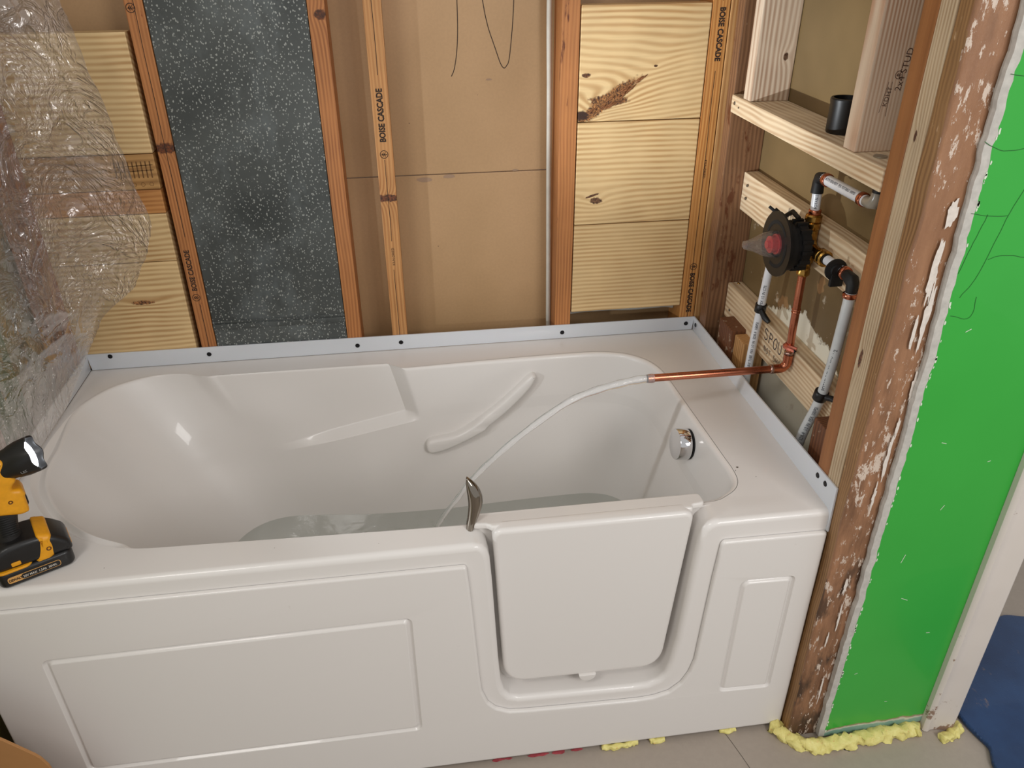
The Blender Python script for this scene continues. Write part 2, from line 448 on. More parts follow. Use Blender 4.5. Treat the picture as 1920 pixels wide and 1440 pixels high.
for pts in ([(1.579, 1.274), (1.607, 1.262), (1.641, 1.262), (1.68, 1.268)], [(1.590, 1.173), (1.616, 1.168), (1.65, 1.167)], [(1.700, 1.30), (1.655, 1.18), (1.632, 1.08), (1.612, 1.04)],
            [(1.618, 1.17), (1.606, 1.12), (1.598, 1.08)], [(1.639, 1.10), (1.66, 1.105), (1.70, 1.10)], [(1.59, 1.36), (1.64, 1.355)], [(1.606, 1.01), (1.64, 1.005), (1.64, 1.04)]):
    P = catmull([(a, -0.0529, b) for a, b in pts], 6)
    ribbon(bm, [p+Vector((0.002*noise.noise(p*60), 0, 0.002*noise.noise(p*50+Vector((9, 0, 0))))) for p in P], 0.0009, (0, -1, 0))
obj('paint_crack', bm, plain('crack_line', S(22, 96, 30), 0.7), wf)
bm = bmesh.new()
for (x, z, l, a) in ((1.680, 0.406, .016, -.45), (1.64, .98, .01, .5), (1.76, .30, .008, 0), (1.70, .62, .012, 1.1), (1.655, .50, .02, 1.35), (1.76, .72, .006, .3), (1.63, .20, .007, .4), (1.72, .10, .006, 0), (1.66, .77, .01, -.3)):
    ribbon(bm, [(x, -.0529, z), (x+l*math.cos(a), -.0529, z+l*math.sin(a))], 0.0012, (0, -1, 0))
for k in range(60):
    zz = random.uniform(.02, 1.3); i = min(len(edge)-1, int((zz-.008)/.012)); x = edge[i][0]+.014
    r = random.uniform(.0008, .0028)
    vs = [bm.verts.new((x+r*math.cos(q)*random.uniform(.5, 1), -.0530, zz+r*2*math.sin(q))) for q in [2*PI*j/7 for j in range(7)]]; bm.faces.new(vs)
obj('paint_chip', bm, plain('chip_white', S(214, 224, 204), 0.7), wf)

# door casing (trim) at the right end of the green wall
cm = N('worn_white_trim'); _n = cm.noise(cm.coord(), 26, 5, 0.7); _o = sep(cm, cm.n('ShaderNodeTexCoord').outputs['Object'])
_low = cm.ramp(_o[2], [(0.0, 0.50), (0.18, 0.64)])
_d = cm.ramp(cm.math('SUBTRACT', _n, _low), [(0.02, 0), (0.06, 1)])
_c = cm.mix(_d, cm.mix(cm.noise(cm.coord(), 8, 2), S(205, 196, 188), S(222, 214, 206)), S(146, 120, 104))
casem = cm.P(col=_c, rough=0.45)
prof = [(1.825, -0.0395), (1.825, -0.064), (1.828, -0.068), (1.834, -0.070), (1.842, -0.0665), (1.850, -0.066), (1.866, -0.0695), (1.880, -0.074), (1.888, -0.0745), (1.893, -0.071), (1.893, -0.0395)]
bm = slab(prof, lambda a, b, d: Vector((a, b, d)), -0.0 + 0.002, TOP, 0)
bmesh.ops.recalc_face_normals(bm, faces=bm.faces)
obj('trim_1', bm, casem, kind='structure', smooth=35)
obj('trim_2', box(1.858, 1.885, -0.0395, 0.085, 0.0, TOP, 0.001), casem, kind='structure')

# ---------------------------------------------------------------- framing
def stamp_logo(bm, c, r, nrm, up):
    nrm = Vector(nrm); up = Vector(up); sd = up.cross(nrm); c = Vector(c)
    ribbon(bm, [c+(up*math.cos(a)+sd*math.sin(a))*r for a in [2*PI*k/20 for k in range(21)]], r*.16, nrm)
    ribbon(bm, [c+up*r*.7-sd*r*0.05, c-up*r*.8-sd*r*0.05], r*.16, nrm)
    for s in (-1, 1):
        ribbon(bm, [c+up*r*.5, c+up*r*.05+sd*s*r*.5], r*.16, nrm); ribbon(bm, [c+up*r*.05, c-up*r*.4+sd*s*r*.5], r*.16, nrm)
def stud(x0, x1, y0, y1, mat, label, z0=0.0, z1=TOP, cat='stud', name='wall_stud', bev=0.0015, group=None):
    bm = box(x0, x1, y0, y1, z0, z1, bev)
    return obj(name, bm, mat, label=label, cat=cat, group=group)
yf = 0.7675; yF = yf-0.0004
s1 = stud(.268, .3035, yf, .856, stud_orange(1, stains=[(60, .66, S(120, 48, 18), 3, .25), (70, .70, S(215, 190, 165), 8, .3)], knots=[((0, -.045, 1.12), (.03, .05, .012), S(120, 62, 26), 1.5)]), 'orange-brown stud with stamped ink letters along left edge of grey duct')
s2 = stud(.6215, .657, yf, .856, stud_orange(2, knots=[((0.006, -.045, 1.376), (.014, .05, .011), S(110, 58, 22), 1.2)]), 'plain orange stud along right edge of speckled grey duct')
m3 = wood('boise_stud', S(200, 146, 90), S(168, 110, 60), 'z', (1, 1, 0), 120, 0.8, 3, 0.5, 0.3, knots=[((0, -.045, .988), (.05, .08, .009), S(128, 72, 40), 1.6)])
s3 = stud(.7335, .771, yf, .856, m3, 'orange stud with stamped lettering standing in middle of bare drywall bay')
m4 = stud_orange(4, stains=[(38, .64, S(96, 48, 24), 5, .2), (90, .70, S(196, 160, 130), 2, .3)])
s4 = stud(1.150, 1.190, yf, .856, m4, 'rough dark-stained stud at left of three knotty boards, white cable beside it')
m5 = wood('corner_stud', S(212, 152, 86), S(176, 112, 54), 'z', (1, 1, 0), 130, 0.8, 5, 0.5, 0.3, stains=[(90, .71, S(226, 206, 180), 4, .3)])
s5 = stud(1.4835, 1.5225, yf, .856, m5, 'stamped corner stud at right of three knotty boards')
s6 = stud(1.5245, 1.5600, yf, .856, wood('corner_stud_pale', S(206, 156, 100), S(170, 114, 64), 'z', (1, 1, 0), 110, 1.0, 6, 0.5, 0.3, stains=[(60, .66, S(226, 206, 180), 7, .3), (50, .66, S(120, 66, 34), 2, .3)]), 'paint-spattered narrow stud in back right corner')
# split line down the stamped studs
for s, x, zr in ((s3, .7525, (.62, 1.7)), (s5, 1.5045, (.62, 1.7)), (s1, .286, (.62, 1.7))):
    bm = bmesh.new(); z = zr[0]; run = []
    while z < zr[1]:
        skip = (s is s3 and 1.085 < z < 1.245) or (s is s5 and 1.25 < z < 1.38) or (s is s1 and .76 < z < .915) or (s is s3 and .82 < z < .88)
        if skip:
            if len(run) > 1: ribbon(bm, run, .0012, (0, -1, 0))
            run = []
        else: run.append((x-(.001 if s is s3 else 0)+.0012*noise.noise(Vector((z*9, x*10, 0))), yF, z))
        z += .012
    if len(run) > 1: ribbon(bm, run, .0012, (0, -1, 0))
    obj('printed_line', bm, ink, s, recalc=False)
def vstamp(s, txt, x, z, size, up, name='stamped_lettering', stretch=1.0, logo=None, bold=0.0):
    if up: bm = text_bm(txt, size, (x+size*.35, yF-.0002, z), (0, 0, 1), (-1, 0, 0), 1.0, stretch, bold=bold)
    else: bm = text_bm(txt, size, (x-size*.35, yF-.0002, z), (0, 0, -1), (1, 0, 0), 1.0, stretch, bold=bold)
    if logo: stamp_logo(bm, (x, yF-.0002, logo), .0085, (0, -1, 0), (-1 if up else 1, 0, 0))
    return obj(name, bm, ink, s, recalc=False)
vstamp(s3, 'BOISE CASCADE', .751, 1.115, .0185, True, stretch=.84, logo=1.088, bold=.0006)
vstamp(s3, 'KILN-DRIED', .752, .823, .0085, True, stretch=.98)
vstamp(s5, 'BOISE CASCADE', 1.5065, 1.375, .0175, False, stretch=.86, bold=.0006)
vstamp(s5, 'BOISE CASCADE', 1.5065, .757, .0175, False, stretch=.86, logo=.774, bold=.0006)
vstamp(s5, 'KILN-DRIED', 1.5065, 1.045, .0085, False, stretch=.98)
vstamp(s1, 'BOISE CASCADE', .2815, .787, .0165, True, stretch=.84, logo=.770, bold=.0004)
bm = bmesh.new(); stamp_logo(bm, (.279, yF-.0002, 1.395), .0085, (0, -1, 0), (-1, 0, 0)); obj('stamped_emblem', bm, ink, s1, recalc=False)

# right wall framing
wp = lambda sd, a, b: wood('rough_post_%g' % sd, a, b, 'z', (1, 1, 0), 100, 1.2, sd, 0.5, 0.3, stains=[(26, .60, S(92, 50, 26), sd, .35), (60, .68, S(176, 148, 120), sd+3, .5)])
cp = stud(1.528, 1.6125, .700, .7385, wp(11, S(136, 98, 68), S(98, 66, 44)), 'dark water-stained post in back right corner behind ends of cross pieces', name='corner_post', cat='post')
o1 = stud(1.5265, 1.6125, .0385, .0760, wood('smooth_orange', S(160, 104, 58), S(142, 88, 46), 'z', (.4, .4, 0), 60, .8, 12, .5, .3, stains=[(60, .72, S(120, 74, 40), 1, .4)]), 'smooth orange-brown stud nearest the shelf and water pipes on right wall')
o2 = stud(1.5265, 1.6125, .0005, .0380, wood('pale_new_stud', S(204, 182, 150), S(168, 138, 104), 'z', (.3, 1, 0), 150, 1.1, 13, .6, .3, knots=[((-.043, .004, 1.265), (.02, .0035, .010), S(96, 56, 36), .8), ((-.043, .006, .90), (.02, .005, .02), S(130, 84, 56), 1.2)]), 'pale new stud between smooth orange stud and peeling weathered post')
# weathered post (end of wing wall)
m = N('peeling_post')
_o = sep(m, m.n('ShaderNodeTexCoord').outputs['Object'])
_n1 = m.noise(m.coord((1, 1, .18)), 42, 5, 0.65); _n2 = m.noise(m.coord((1, 1, .35), (5, 1, 2)), 75, 6, 0.75); _n3 = m.noise(m.coord((1, 1, .5), (1, 7, 2)), 12, 4)
_c = m.mix(m.ramp(_n1, [(0.35, 0), (0.65, 1)]), S(112, 78, 54), S(160, 116, 84))
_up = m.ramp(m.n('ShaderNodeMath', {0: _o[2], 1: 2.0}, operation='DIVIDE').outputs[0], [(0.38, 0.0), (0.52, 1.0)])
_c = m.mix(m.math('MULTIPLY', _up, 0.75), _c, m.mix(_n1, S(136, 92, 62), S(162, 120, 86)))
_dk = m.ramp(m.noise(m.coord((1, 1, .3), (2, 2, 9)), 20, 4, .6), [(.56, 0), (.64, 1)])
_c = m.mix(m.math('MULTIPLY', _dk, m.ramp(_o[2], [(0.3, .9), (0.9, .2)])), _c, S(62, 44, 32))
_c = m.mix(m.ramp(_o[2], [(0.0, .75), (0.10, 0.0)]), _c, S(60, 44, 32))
_fk = m.ramp(m.math('ADD', _n2, m.math('MULTIPLY', _n3, .25)), [(.690, 0), (.715, 1)])
_fr = m.ramp(_o[1], [(-0.5, 1.0), (0.5, 1.0)])
_c = m.mix(_fk, _c, S(206, 188, 172))
m.bump(m.math('ADD', _n1, _n2), 0.5, 0.003)
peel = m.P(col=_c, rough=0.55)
pbrown = wood('brown_stripe', S(160, 120, 76), S(122, 84, 48), 'z', (1, 1, 0), 140, 1.4, 14, .6, .3, stains=[(50, .64, S(184, 150, 112), 3, .3)])
bm = bmesh.new()
nz = 110; rows = []
loop = roundpoly([(1.5265, -.0005), (1.5265, -.0385), (1.6125, -.0385), (1.6125, -.0005)], [.002, .006, .002, .002], 3)
for k in range(nz+1):
    z = 0.004+(TOP-.004)*(k/nz)**1.3
    row = []
    for (a, b) in loop:
        am = .0028 if b < -.030 else .0012
        n = noise.noise_vector(Vector((a*60, b*60, z*14)))
        row.append(bm.verts.new((a+n.x*am, b+n.y*am-(0.0), z)))
    rows.append(row)
for a, b in zip(rows, rows[1:]): strip(bm, a, b, True)
bm.faces.new(rows[0]); bm.faces.new(rows[-1][::-1])
bmesh.ops.recalc_face_normals(bm, faces=bm.faces)
for f in bm.faces:
    f.material_index = 1 if f.normal.x < -0.75 and min(v.co.y for v in f.verts) > -.0345 else 0
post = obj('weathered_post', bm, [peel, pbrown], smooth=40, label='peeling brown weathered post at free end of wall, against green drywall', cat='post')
# white plaster smears on its face
pl = plain('plaster_smear', S(226, 216, 206), 0.8, var=.2, vs=120)
bm = bmesh.new()
def blob2(bm, cx, cz, rx, rz, y, sd, n=26, ang=0.0, nrm='y'):
    vs = []
    for k in range(n):
        a = 2*PI*k/n; r = 1+.75*noise.noise(Vector((math.cos(a)*2+sd, math.sin(a)*2, sd)))
        u, v = rx*r*math.cos(a), rz*r*math.sin(a)
        u, v = u*math.cos(ang)-v*math.sin(ang), u*math.sin(ang)+v*math.cos(ang)
        vs.append((cx+u, cz+v))
    fill2d(bm, [vs], (lambda a, b: Vector((a, y, b))) if nrm == 'y' else (lambda a, b: Vector((y, a, b))))
for (x, z, rx, rz, sd) in ((1.575, .74, .0035, .045, 1), (1.570, .66, .003, .03, 2), (1.578, .80, .003, .02, 3), (1.566, 1.08, .006, .05, 4), (1.574, 1.00, .005, .055, 5), (1.56, .98, .003, .03, 6),
                           (1.568, .36, .002, .04, 7), (1.563, .44, .003, .02, 8), (1.572, .15, .002, .04, 9), (1.57, 1.17, .008, .02, 10), (1.555, .30, .002, .02, 11), (1.585, .88, .003, .03, 12)):
    bm = bmesh.new(); blob2(bm, x, z, rx, rz, -.0425, sd); obj('plaster_smear', bm, pl, post, recalc=False)

# rough stub pieces low in the bay
stub = wood('stub_wood', S(120, 74, 44), S(84, 48, 28), 'z', (1, 1, 0), 100, 1, 15, .6, .3, stains=[(40, .6, S(160, 140, 118), 2, 1)])
stubp = wood('stub_pale', S(196, 150, 96), S(160, 112, 64), 'z', (1, 1, 0), 90, 1, 16, .6, .3)
obj('stub_post', box(1.540, 1.580, .560, .640, 0, .690, .003), stub, label='short dark rough stub post under left end of lowest cross piece', cat='post')
obj('stub_post', box(1.548, 1.600, .505, .558, 0, .682, .003), stubp, label='short pale stub post beside white pipe, under lowest cross piece', cat='post')
obj('stub_post', box(1.545, 1.600, .090, .150, 0, .705, .003), stub, label='short dark stub post behind lower end of right pipe near tub rim', cat='post')

# cross pieces, shelf and niche posts
newp = lambda nm, ax, sd, ac, **k: wood(nm, S(228, 206, 172), S(186, 150, 112), ax, ac, 85, 1.3, sd, .6, .3, fiber=.15, **k)
b2 = obj('cross_block', box(1.5775, 1.6128, .0765, .6995, .943, 1.032, .0025), newp('block_wood_upper', 'y', 21, (1, 0, 1), wl=2, lat=10), label='pale cross piece behind shower valve, just below the pipe loop', cat='lumber')
b3 = obj('cross_block', box(1.5755, 1.6128, .0765, .6995, .666, .755, .0025), newp('block_wood_lower', 'y', 22, (1, 0, 1.1), wl=1.4, lat=11), label='lowest pale cross piece with handwritten note behind copper pipe', cat='lumber')
for p in (b2, b3):
    zc = 1.0 if p is b2 else .70
    for dz in ((.012, -.018) if p is b2 else (-.003,)): screw(1.5750, .668, zc+dz-.004, (-1, 0, 0), .0035, steel, p)
screw(1.598, .688, .7552, (0, 0, 1), .004, brassm, b3)
# handwriting
F = {'S': [[(.8, .9), (.3, 1), (.1, .75), (.5, .55), (.85, .3), (.5, 0), (.05, .1)]], 'P': [[(.1, 0), (.2, 1)], [(.2, 1), (.8, .85), (.7, .55), (.15, .5)]],
     'O': [[(.5, 1), (.1, .6), (.2, .1), (.6, 0), (.9, .4), (.8, .9), (.5, 1)]], 'U': [[(.1, 1), (.1, .3), (.4, 0), (.8, .2), (.85, 1)]], 'T': [[(0, .95), (.9, 1)], [(.5, 1), (.45, 0)]],
     'N': [[(.1, 0), (.15, 1), (.75, .05), (.85, 1)]], 'H': [[(.1, 0), (.15, 1)], [(.8, 0), (.85, 1)], [(.1, .5), (.85, .5)]], 'L': [[(.15, 1), (.1, 0), (.7, .05)]], 'A': [[(0, 0), (.45, 1), (.9, 0)], [(.2, .4), (.7, .4)]],
     'W': [[(0, 1), (.25, 0), (.5, .7), (.7, 0), (1, 1)]], 'E': [[(.8, 1), (.15, .95), (.1, 0), (.8, .05)], [(.1, .5), (.6, .55)]], ' ': []}
def hand(bm, s, y, z, h, x=1.5749):
    for ch in s:
        for st in F[ch]: ribbon(bm, [p for p in catmull([(x, y-u*h*.75, z+v*h) for u, v in st], 4)], h*.085, (-1, 0, 0))
        y -= h*.9
bm = bmesh.new(); hand(bm, 'SPOUT', .466, .716, .026); hand(bm, 'NOT SHOW', .459, .688, .014); obj('handwritten_note', bm, inkb, b3, recalc=False)
bm = bmesh.new(); hand(bm, 'HOLW', .454, .999, .024); obj('handwritten_note', bm, inkb, b2, recalc=False)

shelf = obj('niche_shelf', box(1.524, 1.6125, .0765, .6995, 1.168, 1.2055, .002), newp('shelf_wood', 'y', 23, (1, 0, 1.2), wl=1.6, lat=9), label='pale lumber shelf board crossing the bay, black cap standing on it', cat='shelf')
screw(1.5237, .680, 1.19, (-1, 0, 0), .004, steel, shelf); screw(1.5237, .655, 1.185, (-1, 0, 0), .002, steel, shelf); 
washer = lathe((1.555, .142, 1.2058), (0, 0, 1), [(0, .003), (0, .011), (.0018, .011), (.0018, .003)], 20)
obj('washer', washer, plain('galvanised_washer', S(170, 164, 150), .4, .8), label='small flat metal washer lying on right end of shelf', cat='washer', smooth=30)
nl = obj('niche_post', box(1.5275, 1.6120, .6085, .6465, 1.2058, TOP, .002), wood('niche_wood_left', S(216, 196, 172), S(160, 124, 98), 'z', (1, .2, 0), 100, 1.7, 24, .6, .3, fiber=.12, wl=1.1, lat=8, knots=[((.022, -.019, .088), (.006, .03, .008), S(110, 84, 62), 1.2)]),
         label='pale upright with small knot rising from left part of shelf', cat='lumber')
obj('kick_piece', box(1.53, 1.608, .598, .608, 1.2058, 1.216, .001), stub, label='thin dark wood sliver lying at foot of left niche upright', cat='lumber') if False else None
nr = obj('niche_post', box(1.5275, 1.6120, .1745, .2125, 1.2058, TOP, .002), wood('niche_wood_right', S(222, 198, 172), S(184, 138, 106), 'z', (1.5, .2, 0), 100, .7, 25, .6, .3, fiber=.12),
         label='pale upright with faint grade stamp beside the black cap', cat='lumber')
bm = text_bm('2x4 STUD', .015, (1.584, .1741, 1.300), (.12, 0, 1), (-1, 0, 0.1)); text_bm('KDHT', .011, (1.566, .1741, 1.277), (.12, 0, 1), (-1, 0, .1), bm=bm)
ribbon(bm, [(1.5555, .1741, 1.268), (1.5615, .1741, 1.315)], .0007, (0, -1, 0)); ribbon(bm, [(1.568, .1741, 1.262), (1.5675, .1741, 1.315)], .0007, (0, -1, 0))
stamp_logo(bm, (1.576, .1741, 1.325), .006, (0, -1, 0), (-1, 0, 0))
obj('grade_stamp', bm, plain('faded_ink', S(88, 62, 50), .8), nr, recalc=False)
# black cap on the shelf
cap = lathe((1.578, .315, 1.2058), (0, 0, 1), [(0, .024), (0, .0265), (.002, .0275), (.050, .0275), (.054, .0285), (.058, .0285), (.060, .027), (.060, .0235), (.012, .0225), (.012, .001)], 40)
obj('pipe_cap', cap, black, smooth=35, label='short round black plastic pipe cap standing open on the shelf', cat='pipe cap')

# knotty boards
pine = lambda nm, sd, **k: wood(nm, S(228, 197, 145), S(188, 146, 94), 'x', (0, .5, 1), k.pop('freq', 80), k.pop('wav', 1.0), sd, .55, .5, fiber=.12, wl=k.pop('wl', 2.0), lat=k.pop('lat', 6.0), **k)
def board(x0, x1, z0, z1, mat, label, y0=yf+.0005):
    bm = box(x0, x1, y0, y0+.038, z0, z1, .002); return obj('backing_board', bm, mat, label=label, cat='board', group=None)
g1 = pine('knot_board_top', 31, knots=[((-.075, -.019, .045, .0), (.05, .06, .013), S(150, 98, 52), 2.2), ((-.085, -.019, .040, .62), (.095, .06, .017), S(186, 128, 72), 2.5), ((-.135, -.019, .014), (.018, .06, .012), S(52, 32, 22), .8),
                                       ((.028, -.019, .116), (.005, .05, .003), S(110, 70, 44), .5), ((-.128, -.019, .100), (.012, .05, .005), S(130, 84, 48), .7)])
bt = board(1.1925, 1.4815, 1.1425, 1.384, g1, 'top of three backing boards on right, with long dark bark scar')
g2 = pine('knot_board_mid', 32, knots=[((-.094, -.019, .058), (.016, .05, .009), S(138, 100, 70), 1.6), ((-.105, -.019, .07, .3), (.02, .05, .003), S(120, 80, 50), .4)])
board(1.1925, 1.4815, .900, 1.1405, g2, 'middle of three backing boards on right, with one oval knot')
board(1.1925, 1.4815, .668, .898, pine('knot_board_low', 33, freq=95, wav=.6), 'lowest of three backing boards on right, straight grained, above white cable')
# bark scar relief
bm = bmesh.new(); random.seed(3)
for k in range(34):
    t = random.random(); off = random.uniform(-1, 1)*.012*(1-t)**.7
    x0 = 1.212+t*.125; z0 = 1.150+t*.085
    dx, dz = .84, .54
    ln = random.uniform(.012, .04)*(1-.4*t)
    p0 = Vector((x0-dz*off, yf-.0002, z0+dx*off))
    tube([p0, p0+Vector((dx*ln*.5, -.0022, dz*ln*.5)), p0+Vector((dx*ln, 0, dz*ln))], [.0004, random.uniform(.0012, .0028), .0003], 6, bm=bm)
obj('bark_scar', bm, wood('bark_scar_wood', S(150, 96, 54), S(84, 48, 26), 'x', (0, 1, 1), 300, 1, 3, .7, .3), bt, smooth=60)
random.seed(11)
# left bay boards
pl2 = lambda nm, sd, **k: pine(nm, sd, **k)
board(-.02, .2575, 1.1105, 1.3515, pl2('left_board_top', 41, wav=.7), 'tallest pale board at top of left stack, behind top of plastic sheet')
lb2 = board(-.02, .2575, 1.0325, 1.1090, wood('left_board_stamp', S(196, 150, 92), S(150, 104, 56), 'x', (0, .5, 1), 70, .8, 42, .5, .5), 'narrow tan board with printed comb marks in left stack')
board(-.02, .2570, .9780, 1.0310, wood('left_board_brown', S(206, 146, 84), S(170, 106, 52), 'x', (0, .5, 1), 90, .8, 43, .5, .5), 'narrow orange board just below comb-marked board in left stack')
board(-.02, .2565, .8650, .9765, pl2('left_board_mid', 44), 'pale board of middle height in left stack, at corner of plastic sheet')
board(-.02, .2560, .6000, .8635, pl2('left_board_low', 45, knots=[((.04, -.019, .165), (.03, .05, .006), S(196, 134, 80), 1.2)]), 'wide lowest board of left stack resting just above tub flange')
bm = bmesh.new()
for k in range(9):
    x = .172+k*.0092
    ribbon(bm, [(x, yf+.0002, 1.058), (x+.001, yf+.0002, 1.094)], .0028, (0, -1, 0))
ribbon(bm, [(.17, yf+.0002, 1.072), (.252, yf+.0002, 1.075)], .0018, (0, -1, 0)); ribbon(bm, [(.17, yf+.0002, 1.083), (.252, yf+.0002, 1.086)], .0018, (0, -1, 0))
for k in range(3):
    for s in range(6):
        a = 2*PI*s/6; c = Vector((.205+k*.018, yf+.0002, 1.044)); ribbon(bm, [c+Vector((math.cos(a), 0, math.sin(a)))*.0045, c+Vector((math.cos(a+PI/3), 0, math.sin(a+PI/3)))*.0045], .0008, (0, -1, 0))
obj('printed_marks', bm, plain('brown_ink', S(112, 78, 44), .8), lb2, recalc=False)

# duct
m = N('speckled_galvanised')
_v = m.coord(); _n = m.noise(_v, 5, 4); _f = m.noise(m.coord((1, 1, .8)), 210, 2, .5)
_vo = m.n('ShaderNodeTexVoronoi', {'Vector': m.coord((1, 1, .75)), 'Scale': 215.0, 'Randomness': 1.0})
_r = m.ramp(m.n('ShaderNodeSeparateColor', {0: _vo.outputs['Color']}).outputs[0], [(.52, 0), (.54, 1)])
_jd = m.math('ADD', _vo.outputs['Distance'], m.math('MULTIPLY', m.math('SUBTRACT', _f, .5), .9))
_sp = m.math('MULTIPLY', m.ramp(_jd, [(.20, 1), (.30, 0)]), _r)
_c = m.mix(m.ramp(_n, [(.3, 0), (.7, 1)]), S(60, 64, 63), S(92, 96, 94))
_hz = m.ramp(m.noise(m.coord((1, 1, .6), (2, 0, 5)), 5.5, 6, .7), [(.52, 0), (.75, .75)])
_c = m.mix(_hz, _c, S(122, 130, 132))
_vo2 = m.n('ShaderNodeTexVoronoi', {'Vector': m.coord((1, 1, .8), (1, 1, 1)), 'Scale': 150.0})
_sp2 = m.math('MULTIPLY', m.ramp(m.math('ADD', _vo2.outputs['Distance'], m.math('MULTIPLY', m.math('SUBTRACT', _f, .5), 1.1)), [(.14, 1), (.22, 0)]), m.ramp(m.n('ShaderNodeSeparateColor', {0: _vo2.outputs['Color']}).outputs[1], [(.40, 0), (.42, 1)]))
_sp = m.math('MAXIMUM', _sp, _sp2)
_c = m.mix(_sp, _c, S(160, 163, 158))
ductm = m.P(col=_c, rough=0.6, metal=0.2)
duct = thing('duct', (.4625, .81, 0), 'dark grey speckled sheet-metal duct filling bay between two orange studs', 'duct')
obj('duct_casing', box(.3045, .6205, .7700, .855, .6865, TOP, .003), ductm, duct, smooth=30)
obj('lower_casing', box(.3045, .6205, .7700, .855, 0, .6840, .003), ductm, duct, smooth=30)
bm = box(.3045, .6205, .7665, .7725, .6820, .6960, .0015); box(.3045, .6205, .7680, .7705, .6990, .7040, .001, bm=bm)
obj('seam_band', bm, ductm, duct, smooth=30)

# cables
cab = plain('cable_white', S(214, 210, 198), .5, var=.12, vs=40)
pts = [(1.138, .828, 2.05), (1.135, .826, 1.7), (1.133, .826, 1.392), (1.136, .826, 1.2), (1.138, .826, 1.0), (1.141, .826, .8), (1.143, .826, .64), (1.146, .83, .5), (1.14, .83, .2)]
obj('electrical_cable', tube(catmull(pts, 8), .0062, 12, prof=lambda a: 1+.18*math.cos(2*a)), cab, smooth=60, label='white cable running vertically beside dark-stained stud, on drywall', cat='cable')
pts = [(1.192, .823, .640), (1.23, .82, .646), (1.30, .82, .647), (1.36, .82, .644), (1.42, .82, .645), (1.46, .82, .646), (1.481, .82, .642)]
obj('electrical_cable', tube(catmull(pts, 8), .0052, 10), cab, smooth=60, label='short white cable running horizontally below lowest backing board', cat='cable')

# left wall studs seen through the sheet
rs = wood('reddish_stud', S(150, 92, 62), S(112, 62, 40), 'z', (1, 1, 0), 100, 1, 51, .6, .3)
stud(-.0620, -.0060, .7080, .7450, rs, 'reddish stud in back left corner, seen blurred through clear plastic')
stud(-.1115, -.0260, .3300, .3670, rs, 'stud in left wall behind plastic sheet, left of corner')
gb = plain('green_board', S(84, 122, 50), .7, var=.3, vs=6)
obj('green_board', box(-.111, -.085, .50, .60, 0.0, 1.25, .002), gb, label='green upright board in left wall behind clear plastic', cat='board')

# ---------------------------------------------------------------- bathtub
tub = thing('bathtub', (.762, .38, 0), 'white acrylic walk-in bathtub with front door, set in the unfinished alcove', 'bathtub')
def dedupe(pts, tol=1e-4):
    o = [pts[0]]
    for p in pts[1:]:
        if (Vector(p)-Vector(o[-1])).length > tol: o.append(p)
    return o
rim = [(.857, .058), (.60, .066), (.40, .073), (.31, .076), (.262, .082), (.215, .098), (.146, .139), (.081, .205), (.030, .290), (.010, .370), (.009, .430), (.010, .470), (.016, .545), (.032, .610),
       (.070, .670), (.125, .706), (.180, .719), (.235, .712), (.275, .696), (.31, .688), (.363, .681), (.45, .673), (.60, .667), (.756, .666), (.90, .673), (1.05, .679), (1.20, .681), (1.265, .674), (1.315, .655),
       (1.352, .620), (1.372, .575), (1.379, .52), (1.384, .40), (1.392, .20), (1.394, .150), (1.390, .115), (1.376, .090), (1.352, .072), (1.325, .060), (1.27, .058), (1.0, .058)]
sm = catmull([(a, b, 0) for a, b in rim], 24, closed=True)
# resample evenly (counter direction kept: clockwise seen from above)
tot = [0]
for a, b in zip(sm, sm[1:]+sm[:1]): tot.append(tot[-1]+(b-a).length)
NU = 760; rimP = []; j = 0
for k in range(NU):
    s = tot[-1]*k/NU
    while tot[j+1] < s: j += 1
    a = sm[j]; b = sm[(j+1) % len(sm)]; t = (s-tot[j])/max(1e-9, tot[j+1]-tot[j]); rimP.append(a.lerp(b, t))
def sst(a, b, x):
    t = max(0, min(1, (x-a)/(b-a))); return t*t*(3-2*t)
def recess(x, y):
    if y < .6 or x < .28 or x > .75: return 0
    return max(0, .6955-y)*sst(.284, .300, x)*(1-max(0, min(1, (x-.714)/.036)))
zf = 0.125
def floor_pt(p):
    return Vector((.330+(p.x-.010)*(1.328-.330)/(1.394-.010), .100+(p.y-.058)*(.634-.100)/(.719-.058), 0))
NP = 80; rimS = []
for k in range(NU):
    acc = Vector((0, 0, 0)); wsum = 0
    for d in range(-48, 49, 4):
        wgt = 1-abs(d)/52; acc += rimP[(k+d) % NU]*wgt; wsum += wgt
    rimS.append(acc/wsum)
ringsP = [[] for _ in range(NP)]
